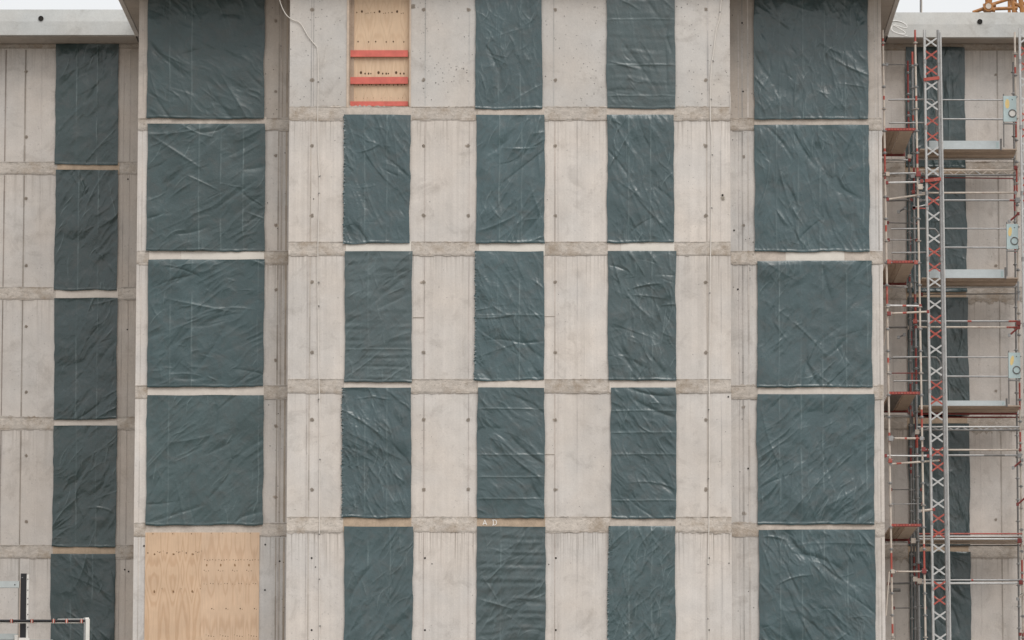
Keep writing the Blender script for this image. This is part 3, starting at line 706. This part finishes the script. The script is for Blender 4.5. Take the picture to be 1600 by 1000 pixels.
# ------------------------------------------------------------------ plywood
def dots(m, Y, pts):
    for p in pts:
        P = at(p[0], p[1], Y); r = (p[2] if len(p) > 2 else .9) * 1.25 / 71.0
        m.disc(P.x, Y - .003, P.z, r, 'deckhole', n=7, sx=.75)
M['deckhole'] = plain('nail_hole', (0.10, 0.055, 0.03), 0.9)
M['knot'] = plain('plywood_knot', (0.30, 0.175, 0.085), 0.8, var=.25, sc=20)
def knot(m, Y, x, y, r):
    P = at(x, y, Y); m.disc(P.x, Y - .002, P.z, r / 71, 'knot', n=12, rnd=random.Random(int(x * 7 + y)), sx=.6)
def ply(x0, x1, y0, y1, Y, mat, label, pts, knots=()):
    m = MB(origin=(PX((x0 + x1) / 2, Y), Y, PZ(y1, Y)))
    m.box(PX(x0, Y), PX(x1, Y), Y, Y + .021, PZ(y1, Y), PZ(y0, Y), mat)
    dots(m, Y, pts)
    for k in knots: knot(m, Y, *k)
    return m
YP = YW - .030
pts = [(239, 834, .8), (270, 834, .8), (299, 834, .8)]
for k in range(3):
    b = 231 + 30 * k
    pts += [(b, 864, 1.0), (b + 11, 866, .9), (b + 15, 862, .6), (b + 18, 863, .7), (b + 20, 862.5, .6), (b + 24, 861, .5), (b + 22, 920, .6), (b + 10.5, 925, .9)]
o = ply(230.5, 317.8, 832, 1060, YP, 'ply1', '', pts, [(241 + 29.6 * k, 866, 1.6) for k in range(3)] + [(241 + 29.6 * k, 924, 2.2) for k in range(3)]).build('plywood_board')
tag(o, 'figured plywood board, left half of the pair at bottom left', 'plywood board', 'plywood boards over the bottom left window')
pts = []
for k in range(4):
    b = 320 + 22.2 * k
    pts += [(b, 874.5, .6), (b + 4, 875.5, .7), (b + 8, 875, .7), (b + 12, 874.5, .6), (b + 17, 875, .6), (b - 1, 891, .7), (b + 2, 892.5, .5), (b + 6, 892, .6), (b - 1, 912.5, .5), (b + 9, 911.5, .6), (b + 13, 912, .7), (b + 3, 913, .4)]
    pts += [(b + 11, 951, .9), (b + 14, 952, .5), (b + 6, 993.5, .7), (b + 10, 994, .7), (b + 14, 994.5, .6), (b + 2, 992, .5)]
pts += [(330, 833, .6), (348, 833, .6), (370, 833, .6), (391, 833, .6)]
o = ply(317.9, 408, 832, 1060, YP + .001, 'ply2', '', pts, [(323 + 22 * k, 883, 2.1) for k in range(4)]).build('plywood_board')
tag(o, 'paler plywood board with rows of nail holes, right half of the pair at bottom left', 'plywood board', 'plywood boards over the bottom left window')

YB = 0.14
hb = empty('window_hoarding', at(590, 166, YB), 'plywood window hoarding with three red cross boards, top of the front bay', 'hoarding')
pts = []
for k in range(3):
    b = 552 + 27.5 * k
    pts += [(b + 0, 20, .5), (b + 5.5, 19.5, .8), (b + 13.5, 18, 1.5), (b + 20, 21, .5), (b + 23, 20.5, .6), (b + 7.5, 65, 1.0), (b + 24, 65.5, .9), (b + 0, 115, .9), (b + 12, 113.5, 1.7), (b + 18.5, 115, 1.1), (b + 24, 115, 1.2),
            (b + 1, 132.5, .7), (b + 8, 133, .8), (b + 14.5, 132.5, 1.0), (b + 20, 133, .7), (b + 25, 132, .9), (b + 4, 153, .4), (b + 16, 153.5, .4), (b + 22, 153, .4)]
m = ply(549, 642, -14, 168, YB, 'ply3', '', [(a, b, c * 1.2) for a, b, c in pts]); m.build('plywood_panel', hb)
m = MB(); m.box(PX(539.5, 0), PX(543.2, 0), -.02, -.006, PZ(168, 0), PZ(-14, 0), 'deck_pale'); m.box(PX(543, 0) + .004, PX(545, 0), .02, YB + .1, PZ(167, 0), PZ(-14, 0), 'deck'); m.box(PX(545, YB), PX(551, YB), YB - .03, YB - .001, PZ(167, YB), PZ(-14, YB), 'deck')
m.box(PX(638, 0), PX(640.5, 0), -.02, -.006, PZ(167, 0), PZ(-14, 0), 'deck_pale'); m.box(PX(543.4, 0), PX(637.6, 0), .025, .12, PZ(168, 0), PZ(166, 0), 'deck_pale')
m.build('timber_frame', hb)
for (a, b, s) in ((78.5, 89, 0), (120.5, 131.5, .4), (158.5, 166, .2)):
    m = MB(); Yb = .085
    p = at(543.5, (a + b) / 2, Yb); q = at(637.5, (a + b) / 2 - s, Yb); m.bar(p, q, (b - a) / 71.0, .028, 'red_board'); m.build('cross_board', hb)

# ------------------------------------------------------------------ cords
def cord(pts, Y, r, label, clips=(), mat='cord'):
    P = [at(x, y, Y) for x, y in pts]; o = Vector(P[-1])
    m = MB(origin=o); S_ = smooth(P, 5)
    for a, b in zip(S_[:-1], S_[1:]): m.tube(a, b, r, mat, 6)
    for x, y in clips:
        c = at(x, y, Y); m.box(c.x - .016, c.x + .016, Y - .012, Y + .02, c.z - .012, c.z + .012, 'cord_clip')
    return tag(m.build('cord'), label, 'cord')
cord([(436, -8), (438, 4), (444, 18), (450, 26), (458, 31), (466, 34), (472, 40), (480, 54), (488, 65), (494, 72), (496.5, 80), (497, 120), (496.5, 180), (497, 240), (499, 275), (499, 310), (497, 370), (496.5, 420), (496.8, 480), (497.5, 560), (499, 620), (499.5, 700), (499, 800), (499.3, 900), (499, 1040)],
     -.03, .010, 'thin white cord hanging down the left side of the front bay', [(497.5, 128), (499, 276), (498.5, 302), (498, 441), (498, 478), (498, 624), (500, 718), (499, 835), (499, 905), (500, 978)])
cord([(1128, -8), (1126, 10), (1124, 30), (1119, 48), (1115, 80), (1111, 110), (1110, 150), (1110, 190), (1112, 220), (1111.5, 300), (1111, 360), (1109.5, 430), (1109, 520), (1108, 600), (1108.5, 640), (1108, 760), (1107.5, 830), (1106, 900), (1106.5, 1040)],
     -.03, .0125, 'thin white cord hanging down the right side of the front bay', [(1125, 19), (1114, 95), (1111, 155), (1113, 242), (1112, 325), (1109, 458), (1107.5, 640), (1107, 748), (1106.5, 882), (1106, 967)])
cord([(1140.5, 144), (1141, 160), (1140.2, 176)], -.02, .008, 'short loose wire end at the right corner of the front bay')

# ------------------------------------------------------------------ scaffold
YA, YM, YK = 2.75, 4.57, 5.30           # front pair, front and back row along the side wing
sc = empty('scaffold', at(1436, 1000, YA) * 1.0, 'red and cream tube scaffold with timber decks in the right hand corner', 'scaffold'); sc.location.z = 0
def standard(px_top, py_top, px_bot, Y, reds, cream='cream_paint', r=.0242, ros=34.4, ros0=67, off=0):
    a = at(px_top, py_top, Y); b = at(px_bot, 1000, Y); d = (b - a).normalized()
    m = MB(origin=(b.x, Y, 0))
    z0 = a.z; zs = [py_top]
    cuts = sorted({py_top, 1000} | {p for q in reds for p in q[:2]})
    for p0, p1 in zip(cuts[:-1], cuts[1:]):
        mt = cream
        for q in reds:
            if q[0] <= p0 < q[1]: mt = q[2] if len(q) > 2 else 'red_paint'
        f0 = (p0 - py_top) / (1000 - py_top); f1 = (p1 - py_top) / (1000 - py_top)
        m.tube(at(px_top + (px_bot - px_top) * f0, p0, Y), at(px_top + (px_bot - px_top) * f1, p1, Y), r, mt, 10)
    e = b + d * ((b.z) / abs(d.z)); m.tube(b, (e.x, Y, 0), r, cream, 10)
    y = ros0; k = 0
    while y < 1000:
        if y > py_top + 6:
            f = (y - py_top) / (1000 - py_top); c = at(px_top + (px_bot - px_top) * f, y, Y)
            m.tube(c + Vector((0, 0, -.006)), c + Vector((0, 0, .006)), .058, 'galv' if k % 3 else cream, 10); m.tube(c + Vector((0, 0, -.03)), c + Vector((0, 0, .03)), r + .006, 'galv', 10)
        y += ros; k += 1
    return m.build('standard', sc)
standard(1379.3, 47, 1394.8, YA, [(47, 52, 'cream_paint'), (60, 72, 'red_paint'), (150, 156), (232, 262), (262, 280), (352, 362), (445, 475), (559, 567, 'red_paint'), (676, 690), (864, 902), (975, 990)])
standard(1429.7, 47, 1446.3, YA, [(47, 70), (150, 158), (232, 256), (262, 274), (640, 700, 'cream_paint'), (640, 668), (850, 898)])
standard(1425.5, 81, 1436.7, YM, [(81, 101), (180, 189), (262, 300, 'red_dark'), (460, 500), (540, 600, 'red_dark'), (680, 700), (880, 910, 'red_dark')], ros=33.7, ros0=104, cream='galv')
standard(1418.3, 95, 1430.0, YK, [(95, 160, 'red_dark'), (174, 210, 'red_dark'), (300, 330, 'galv_dark'), (370, 395, 'red_dark'), (510, 540, 'red_dark'), (580, 600), (870, 900, 'red_dark')], ros=33.4, ros0=114, cream='galv_dark')
standard(1583.2, 97, 1592.5, YK, [(97, 150, 'galv_dark'), (290, 330, 'red_dark'), (380, 395, 'red_dark')], ros=33.4, ros0=113, cream='galv_dark')
standard(1585.5, 50, 1598.5, YM, [(85, 90), (105, 115), (185, 215), (262, 300), (440, 470, 'galv'), (598, 640), (675, 700), (875, 905), (985, 1000)], ros=33.8, ros0=84, cream='cream_paint')
standard(1420.5, 318, 1425.0, YK - .15, [(420, 440, 'red_dark'), (600, 640, 'red_dark'), (700, 740, 'red_dark')], ros=33.5, ros0=330, cream='galv_dark')
standard(1428.0, 262, 1433.5, YM + .12, [(262, 330, 'red_dark'), (460, 520, 'red_dark'), (650, 700, 'red_dark')], ros=60, ros0=290, cream='galv_dark')
def rail(x0, y0, x1, y1, Y0, Y1=None, mt='galv', r=.0235, name='ledger', red=(), ends=True):
    Y1 = Y0 if Y1 is None else Y1
    a, b = at(x0, y0, Y0), at(x1, y1, Y1); m = MB(origin=a)
    seg = sorted({0.0, 1.0} | {t for q in red for t in q[:2]})
    for s0, s1 in zip(seg[:-1], seg[1:]):
        k = mt
        for q in red:
            if q[0] <= s0 < q[1]: k = q[2] if len(q) > 2 else 'red_paint'
        m.tube(a.lerp(b, s0), a.lerp(b, s1), r, k, 8)
    if ends:
        for c in (a, b): m.box(c.x - .03, c.x + .03, c.y - .03, c.y + .03, c.z - .035, c.z + .035, 'red_dark' if rnd.random() < .5 else 'galv')
    return m.build(name, sc)
def lattice(x0, x1, ya, yb, Y, n, mt='galv'):
    a0, a1, b0, b1 = at(x0, ya, Y), at(x1, ya, Y), at(x0, yb, Y), at(x1, yb, Y); m = MB(origin=a0)
    m.tube(a0, a1, .022, mt, 8); m.tube(b0, b1, .022, 'galv_dark', 8)
    for i in range(n):
        t0, t1, t2 = i / n, (i + .5) / n, (i + 1) / n
        m.tube(a0.lerp(a1, t0), b0.lerp(b1, t1), .012, 'galv_light' if i % 3 == 1 else mt, 6); m.tube(b0.lerp(b1, t1), a0.lerp(a1, t2), .012, mt, 6)
    return m.build('lattice_girder', sc)
lattice(1437, 1587, 266, 273.5, YM, 7, 'cream_paint'); lattice(1433, 1594, 667, 672, YM, 7, 'galv_light')
# ledgers in front of the return and across the bay
rail(1384.5, 271.5, 1434, 270.5, YA, mt='galv'); rail(1386, 285.5, 1437, 284.5, YA, mt='galv_light')
rail(1387, 311.5, 1448, 303, YA, YM, mt='cream_paint'); rail(1386, 313.5, 1424, 312.5, YK, mt='galv_dark'); rail(1438, 301.5, 1587, 301, YM, mt='cream_paint'); rail(1438, 313, 1588, 313, YM, mt='galv', red=((.93, 1.0),))
rail(1388, 477.5, 1438, 478, YA, mt='galv_light', red=((.44, .56),)); rail(1388, 490, 1450, 487, YA, mt='cream_paint', red=((.36, .46),)); rail(1385, 511.5, 1421, 511.5, YK, mt='galv_dark')
rail(1431, 502, 1592, 502, YM, mt='galv', red=((.50, .54), (.9, 1.0))); rail(1431, 511, 1592, 511.5, YM, mt='cream_paint', red=((.88, 1.0),))
rail(1390, 685, 1441, 685, YA, mt='cream_paint', red=((.46, .53), (.8, 1.0))); rail(1384, 712, 1450, 712.5, YA, mt='galv_light', r=.02); rail(1392, 725, 1468, 719.5, YA, YM - .3, mt='cream_paint', red=((.1, .2),))
rail(1448, 703, 1594, 703, YM, mt='cream_paint'); rail(1433, 711.5, 1594, 711.5, YM, mt='galv', red=((.65, .85, 'galv_dark'),))
rail(1395, 893, 1444, 893, YA, mt='cream_paint', r=.018); rail(1436, 906.5, 1596, 906.5, YM, mt='galv', red=((.51, .53),)); rail(1436, 911.5, 1596, 911.5, YM, mt='galv_light'); rail(1388, 912, 1432, 911, YK, mt='galv_dark')
rail(1437, 798.5, 1459, 796, YA + .2, mt='cream_paint', r=.028)
rail(1428, 324, 1448, 320, YA + .1, mt='galv_light', r=.014); rail(1428, 325, 1449, 326, YA + .1, mt='red_paint', r=.014)
rail(1404, 331, 1414, 325.5, YK, mt='galv_dark', r=.022, name='brace'); rail(1389.5, 893, 1384.5, 962, YA - .1, mt='cream_paint', r=.016, name='brace', ends=False); rail(1404, 527, 1413, 523, YK, mt='galv_dark', r=.018, name='brace')
rail(1391, 922, 1407, 922, YK - .1, mt='galv_dark', r=.04, name='brace', ends=False)
rail(1388, 478, 1381, 540, YA + .1, mt='cream_paint', r=.012, name='brace', ends=False)
for x, y in ((1577, 340), (1577, 518), (1583, 725), (1590, 782), (1590, 930), (1594, 985)):
    rail(x, y + 6, x + 14, y - 6, YM - .1, mt='red_dark' if y < 800 else 'cream_paint', r=.022, name='brace')
for (x0, y0, x1, y1, Y0, mt, r) in ((1386, 101, 1431, 101, YK, 'galv_dark', .012), (1387, 348, 1434, 349, YK, 'galv_dark', .013), (1388, 375, 1432, 375, YM, 'galv', .013), (1390, 560, 1438, 560, YK, 'galv_dark', .012), (1391, 583, 1438, 583, YM, 'red_dark', .013), (1392, 765, 1440, 765, YK, 'galv_dark', .013), (1394, 788, 1442, 787, YM, 'galv', .012), (1396, 950, 1446, 950, YK, 'galv_dark', .013),
                                   (1436, 277, 1590, 279, YK, 'red_dark', .014), (1440, 460, 1592, 459, YK, 'galv_dark', .014), (1438, 652, 1594, 652, YK, 'red_dark', .016), (1436, 853, 1596, 852, YK, 'galv_dark', .015)):
    rail(x0, y0, x1, y1, Y0, mt=mt, r=r)
# rust coloured couplers stacked where the rows meet
for (x, y, Y) in ((1387, 272, YA), (1435, 272, YA), (1426, 275, YM), (1424, 205, YM), (1421, 245, YK), (1440, 283, YA - .1), (1438, 292, YA - .1), (1427, 300, YM), (1430, 502, YM), (1421, 512, YK), (1431, 410, YA), (1389, 409, YA), (1392, 685, YA), (1440, 685, YA), (1391, 720, YA), (1443, 702, YA), (1433, 675, YM), (1428, 680, YK),
                 (1395, 893, YA), (1444, 892, YA), (1430, 905, YM), (1437, 908, YM), (1590, 313, YM), (1591, 505, YM), (1593, 712, YM), (1593, 845, YM), (1595, 910, YM), (1427, 845, YM), (1422, 446, YK), (1423, 647, YK), (1389, 490, YA), (1587, 262, YM), (1588, 385, YM)):
    P = at(x, y, Y - .04); m = MB(origin=P); r1 = rnd.uniform(.035, .055); mt = rnd.choice(['red_dark', 'red_paint', 'galv', 'red_dark', 'cream_paint'])
    m.box(P.x - r1, P.x + r1, P.y - .04, P.y + .03, P.z - r1 * 1.1, P.z + r1 * 1.1, mt); m.tube(P + Vector((-r1 * 1.6, -.02, rnd.uniform(-.03, .03))), P + Vector((r1 * 1.6, -.02, rnd.uniform(-.03, .03))), .016, 'galv', 6)
    m.build('coupler', sc)
# decks of the return, running back along the flank of the main block
XA0, XA1 = PX(1384, YA, 200), PX(1428, YA, 200)
for i, (yf, tone) in enumerate(((204, 'deck_pale'), (411, 'deck_pale'), (616, 'deck'), (822.5, 'deck_pale'))):
    lx = at(1383 + i * 3.2, yf, YA).x; rx = at(1430 + i * 2.6, yf, YA).x; z = PZ(yf, YA); m = MB(origin=((lx + rx) / 2, YA, z)); mid = lx + (rx - lx) * .5
    m.box(lx, mid - .012, YA + .03, YK, z, z + .045, 'deck'); m.box(mid + .008, rx - .05, YA + .03, YK, z, z + .045, tone)
    for q in range(9 if i == 2 else 3):      # ribs of the steel boards
        xx = lx + .03 + q * (mid - lx - .06) / (9 if i == 2 else 3); m.box(xx, xx + .012, YA + .04, YK - .01, z - .018, z - .001, 'galv_dark' if i == 2 else 'deck')
    od = m.build('deck', sc)
    m = MB(); m.box(lx - .01, rx + .03, YA - .01, YA + .028, z - .005, z + .06, 'red_dark')
    for q in range(10): xx = lx + q * (rx - lx) / 10; m.box(xx, xx + .045, YA - .018, YA - .011, z + .005, z + .05, 'red_paint')
    m.build('edge_beam', od)
    m = MB(); m.box(lx, rx - .02, YK + .002, YK + .05, z - .045, z + .05, 'red_dark'); m.build('edge_beam', od)
    rail(1380, [250, 449, 650, 847][i], 1421, [250, 449, 650, 847][i], YK - .1, mt='galv_light', r=.02)
# long decks with toe boards
for i, (yf, x0, x1, tx0, tx1, ty0, ty1) in enumerate(((233.8, 1437, 1588, 1452, 1562, 220, 233), (435, 1440, 1591, 1452, 1569, 421, 434.3), (634.5, 1436, 1594, 1455, 1571, 626, 634), (838, 1436, 1597, 0, 0, 0, 0))):
    a = at(x0, yf, YM); b = at(x1, yf, YM); z = a.z; m = MB(origin=a)
    m.box(a.x, b.x, YM, YM + .34, z - .05, z, 'deck'); m.box(a.x, b.x, YM + .36, YK, z - .05, z, 'deck_pale')
    od = m.build('deck', sc)
    m = MB(); m.tube((a.x, YM - .03, z - .005), (b.x, YM - .03, z - .005), .02, 'deck_pale' if i < 3 else 'galv_light', 8); m.tube((a.x, YK - .1, z - .09), (b.x, YK - .1, z - .09), .024, 'galv_light' if i < 2 else ('red_dark' if i == 2 else 'cream_paint'), 8)
    if i == 3: m.tube((a.x, YM - .05, z + .055), (b.x, YM - .05, z + .055), .018, 'red_paint', 8); m.tube((a.x, YM - .04, z - .07), (b.x, YM - .04, z - .07), .022, 'galv_light', 8)
    m.build('edge_beam', od)
    if tx1:
        p, q = at(tx0, ty1, YM - .08), at(tx1, ty0, YM - .08); m = MB(origin=p)
        m.box(p.x, q.x, YM - .09, YM - .06, p.z, q.z, 'toe'); m.box(q.x - .08, q.x - .03, YM - .095, YM - .091, p.z + .03, q.z - .04, 'gate')
        if i < 3: m.box(q.x + .01, q.x + .05, YM - .09, YM - .05, p.z - .02, q.z + .05, 'galv_dark')
        m.build('toe_board', sc)

# ------------------------------------------------------------------ hoist masts and landing gates
XS = [(66, 's'), (86, 'r'), (110, 'r'), (134, 's'), (165, 's'), (189, 'r'), (213.5, 'r'), (236, 's'), (268, 's'), (290, 'r'), (314, 'r'), (338, 's'), (373, 's'), (394, 'r'), (417.6, 'r'), (441, 's'), (476, 's'), (499, 'r'), (522, 'r'), (546, 's'), (580, 's'), (602, 'r'), (625, 'r'), (650, 's'), (684, 's'), (706, 'r'), (729.6, 'r'), (753, 's'), (787, 's'), (810, 'r'), (833, 'r'), (857, 's'), (891.6, 's'), (915, 'r'), (938, 'r'), (962, 's'), (997, 's')]
YH = 3.75
def mast(dx, label, top=47):
    def lx(y): return 1444 + (y - 47) * 14.3 / 953 + dx
    def rx(y): return 1465.5 + (y - 47) * 15.0 / 953 + dx
    base = at(lx(1000) + 10, 1000, YH); e = empty('hoist_mast', (base.x, YH, 0), label, 'hoist mast', 'lattice masts of the goods hoist')
    for nm, fx, r, mt, Yc in (('chord', lx, .030, 'galv_light', YH), ('chord', rx, .034, 'galv', YH), ('chord', lambda y: lx(y) + 1, .026, 'galv', YH + .26), ('chord', lambda y: rx(y) + 1.5, .028, 'galv_light', YH + .26)):
        m = MB(); a = at(fx(top), top if nm == 'chord' else top, Yc); b = at(fx(1000), 1000, Yc); d = (b - a).normalized(); m.tube(a, b + d * (b.z / -d.z), r, mt, 10)
        for yy in range(52, 1000, 103):          # sleeve joints between mast sections
            c = at(fx(yy + 44), yy + 44, Yc); m.tube(c - Vector((0, 0, .05)), c + Vector((0, 0, .05)), r + .006, 'galv', 10)
        m.build(nm, e)
    m = MB()                                    # rack tube beside the right chord
    a = at(rx(top + 4) + 4, top + 4, YH - .02); b = at(rx(1000) + 4.5, 1000, YH - .02); d = (b - a).normalized(); m.tube(a, b + d * (b.z / -d.z), .022, 'galv_light', 8); m.build('rack', e)
    for (y, c) in XS:
        y = y - (0 if dx == 0 else 6)
        mt = 'red_paint' if c == 'r' else 'galv_light'
        for Yc, mm, hh in ((YH - .01, mt, 6.4), (YH + .27, 'galv_light', 6.4)):
            m = MB(); p1, p2, p3, p4 = at(lx(y) + 1.6, y - hh, Yc), at(rx(y) - 2.2, y + hh, Yc), at(lx(y) + 1.6, y + hh, Yc), at(rx(y) - 2.2, y - hh, Yc)
            m.bar(p1, p2, .037, .012, mm); m.bar(Vector(p3) + Vector((0, -.008, 0)), Vector(p4) + Vector((0, -.008, 0)), .037, .012, mm)
            c0 = at((lx(y) + rx(y)) / 2, y, Yc); m.box(c0.x - .03, c0.x + .03, Yc - .020, Yc + .003, c0.z - .03, c0.z + .03, mm)
            m.build('cross_brace', e)
    for y in (123, 281):
        if dx == 0:
            m = MB(); a = at(lx(y) - 2, y + 1.5, YH - .05); b = at(rx(y) + 1, y - 1.5, YH - .05); m.bar(a, b, .075, .03, 'red_paint'); m.build('tie_plate', e)
    return e
mast(0, 'red and silver lattice hoist mast standing in front of the scaffold decks')
mast(149, 'lattice hoist mast cut by the right edge of the photo', 44)
for i, (yl0, yl1, yr0, yr1, px0, px1, py0, py1, xs, xc) in enumerate(((156, 192.5, 156, 186, 1568, 1588, 150, 190, 1388, 1452), (358, 395, 357, 386.5, 1573, 1590.5, 350, 389, 1392, 1457), (558.5, 595.5, 558, 588, 1576, 1594, 551, 591, 1395, 1459))):
    Yg = YH + .35
    base = at(1500, [233, 434, 634][i], Yg)
    e = empty('landing_gate', base, ['pale blue landing gate of the hoist on the top deck', 'pale blue landing gate of the hoist on the second deck from the top', 'pale blue landing gate of the hoist on the third deck from the top'][i], 'landing gate', 'landing gates of the goods hoist')
    m = MB(); path = [(xs, yl0), (xs + 30, yl0 - .5), (xc, yl0 - .5), (xc + 6, yl0 + 2), (xc + 10, yl0 + 8), (xc + 11, yl0 + 16), (xc + 11, yl1 + 22)]
    S_ = smooth([at(x, y, Yg) for x, y in path], 4)
    for a, b in zip(S_[:-1], S_[1:]): m.tube(a, b, .021, 'galv', 8)
    m.tube(at(xs + 1, yl1, Yg), at(xc + 11, yl1 - 1, Yg), .019, 'galv', 8); m.build('guard_rail', e)
    m = MB(); m.tube(at(1468, yr0, Yg), at(px0 + 1, yr0 + .3, Yg), .017, 'galv', 8); m.tube(at(1468, yr1, Yg), at(px0 + 1, yr1 + .5, Yg), .021, 'galv', 8); m.tube(at(px0, py0 - 3, Yg), at(px0 + .6, [233, 434, 634][i] - 3, Yg), .014, 'galv_dark', 8)
    m.tube(at(px0 - 1, py1 + 3, Yg), at(px1, py1 + 3.5, Yg), .02, 'galv', 8); m.build('guard_rail', e)
    p, q = at(px0, py1, Yg - .04), at(px1, py0, Yg - .04); m = MB(); m.box(p.x, q.x, Yg - .05, Yg - .03, p.z, q.z, 'gate'); pl = m.build('gate_plate', e)
    m = MB(); c = p.lerp(q, .5); w = q.x - p.x; h = q.z - p.z
    m.face([(p.x + w * (.30 + .17 * math.cos(q * .52)), Yg - .053, p.z + h * (.69 + .19 * math.sin(q * .52 + .2 * i))) for q in range(12)], 'yellow'); m.build('sticker', pl)
    m = MB(); cc = Vector((p.x + w * .68, Yg - .06, p.z + h * .32)); n = 16
    for k in range(n):
        a0, a1 = 2 * math.pi * k / n, 2 * math.pi * (k + 1) / n
        m.tube(cc + Vector((math.cos(a0) * .085, 0, math.sin(a0) * .085)), cc + Vector((math.cos(a1) * .085, 0, math.sin(a1) * .085)), .012, 'galv_dark', 6)
    m.build('round_handle', pl)
    m = MB(); m.disc(cc.x, Yg - .053, cc.z, .078, 'bwhite' if i == 0 else 'gate', n=16); m.build('window_disc', pl); m = MB(); m.disc(p.x + w * .68, Yg - .053, p.z + h * .85, .012, 'hole'); m.build('bolt_hole', pl)

# ------------------------------------------------------------------ crane, pole
YX = 22.0
cr = empty('tower_crane', (PX(1583, YX, 10), YX, 0), 'orange lattice tower crane peeking over the right roof slab', 'crane')
m = MB(); bx = PX(1590, YX, 10); hw = .75
for sx in (-1, 1):
    for sy in (-1, 1): m.tube((bx + sx * hw + .6, YX + sy * hw, 0), (bx + sx * hw + .6, YX + sy * hw, PZ(-30, YX)), .045, 'crane', 8)
zt = PZ(-30, YX)
for k in range(int(zt / 1.5)):
    for sy in (-1, 1):
        s = 1 if k % 2 else -1; m.tube((bx + .6 - s * hw, YX + sy * hw, k * 1.5), (bx + .6 + s * hw, YX + sy * hw, k * 1.5 + 1.5), .04, 'crane', 6)
m.build('mast', cr)
m = MB()
for a, b, r in (((1520, 19.5), (1544, 11), .05), ((1544, 11), (1540, -30), .07), ((1546, 9), (1551, -30), .06), ((1546, 8), (1578, -2), .045), ((1549, 14), (1590, 12.5), .05), ((1577, -30), (1585, 22), .06), ((1580, 2), (1604, 16), .05), ((1592, -20), (1598, 22), .07), ((1536, 9), (1556, 8), .06), ((1535, 14), (1555, 16), .06), ((1590, 8), (1604, 4), .05)):
    m.tube(at(a[0], a[1], YX - 1), at(b[0], b[1], YX - 1), r, 'crane', 8)
P = at(1543.5, 12, YX - 1.05); m.tube(P - Vector((0, .15, 0)), P + Vector((0, .15, 0)), .14, 'crane', 12); m.tube(P - Vector((0, .18, 0)), P - Vector((0, .15, 0)), .08, 'cream_paint', 10)
m.build('slewing_frame', cr)
m = MB(origin=at(1438.5, 20, 9)); a = at(1438.5, -40, 9); m.tube(at(1438.5, 22, 9), a, .022, 'galv_dark', 8); m.tube(at(1440.2, 22, 9.05), at(1440.2, -40, 9.05), .016, 'cream_paint', 8)
tag(m.build('roof_pole'), 'thin dark pole standing on the right hand roof slab', 'pole')

# ------------------------------------------------------------------ steel tower top in the lower left corner
YT = -5.0
e = empty('railing_tower', (PX(60, YT), YT, 0), 'steel working platform with white railing and black post in the lower left corner', 'platform')
def part(name, fn):
    m = MB(); fn(m); return m.build(name, e)
def P(x, y, dy=0): return at(x, y, YT + dy)
def bx_(m, x0, x1, y0, y1, ya, yb, mt):
    a, b = P(x0, y1, ya), P(x1, y0, ya); m.box(a.x, b.x, YT + ya, YT + yb, a.z, b.z, mt)
def post(m):
    a, b = P(31, 1000), P(41.5, 896)
    m.box(a.x, b.x, YT, YT + .12, a.z, b.z, 'black')
    m.box(a.x - .016, a.x - .002, YT + .01, YT + .10, a.z, b.z - .12, 'deck_pale'); m.box(b.x + .002, b.x + .045, YT + .01, YT + .1, a.z, b.z - .02, 'bwhite')
    m.box(a.x + .02, a.x + .05, YT - .004, YT, b.z - .09, b.z - .08, 'galv')
    for q in (905, 922, 935, 944, 960, 980): c = P(43.3, q); m.box(c.x - .01, c.x + .012, YT + .004, YT + .012, c.z - .012, c.z + .012, 'galv_dark')
    m.box(a.x, b.x, YT, YT + .12, 0, a.z - .002, 'bwhite')
part('rubber_post', post)
part('cross_beam', lambda m: (bx_(m, -60, 30, 908, 918, .02, .12, 'blue_grey'), m.disc(P(23, 913.5).x, YT + .015, P(23, 913.5).z, .014, 'hole')))
def railm(m):
    m.tube(P(-60, 970, -.12), P(133, 970, -.12), .026, 'black', 8); m.tube(P(-60, 973, -.1), P(133, 973, -.1), .014, 'bwhite', 8); m.tube(P(90, 967.6, -.1), P(133, 967.4, -.1), .008, 'bwhite', 6)
part('top_rail', railm)
for x in (18, 50, 84, 104.5, 127.5):
    def cp(m, x=x):
        c = P(x, 970.5, -.12); m.box(c.x - .026, c.x + .026, c.y - .035, c.y + .035, c.z - .04, c.z + .04, 'red_paint'); m.tube(c + Vector((0, -.04, -.05)), c + Vector((0, -.04, .05)), .010, 'cream_paint', 6)
    part('coupler', cp)
def wp(m):
    a = P(137, 967, -.1); b = P(138, 1000, -.1); m.box(a.x - .035, a.x + .04, YT - .14, YT - .06, 0, a.z, 'bwhite'); m.box(a.x - .075, a.x - .045, YT - .13, YT - .08, 0, a.z + .02, 'galv'); m.tube(P(131, 967.5, -.1), P(139, 967, -.1), .03, 'bwhite', 8)
part('corner_post', wp)
def plat(m):
    bx_(m, -60, 27, 990, 999, .13, .6, 'blue_grey'); bx_(m, 29, 46, 996.5, 1010, -.02, -.001, 'bwhite'); bx_(m, -60, 82, 999.5, 1006, .13, 1.4, 'blue_grey'); m.tube(P(26, 992, .1), P(26, 1004, .1), .05, 'bwhite', 8)
    for x in (-40, 80): c = P(x, 1005, .6); m.box(c.x - .05, c.x + .05, YT + .55, YT + .65, 0, c.z, 'bwhite')
part('platform_deck', plat)
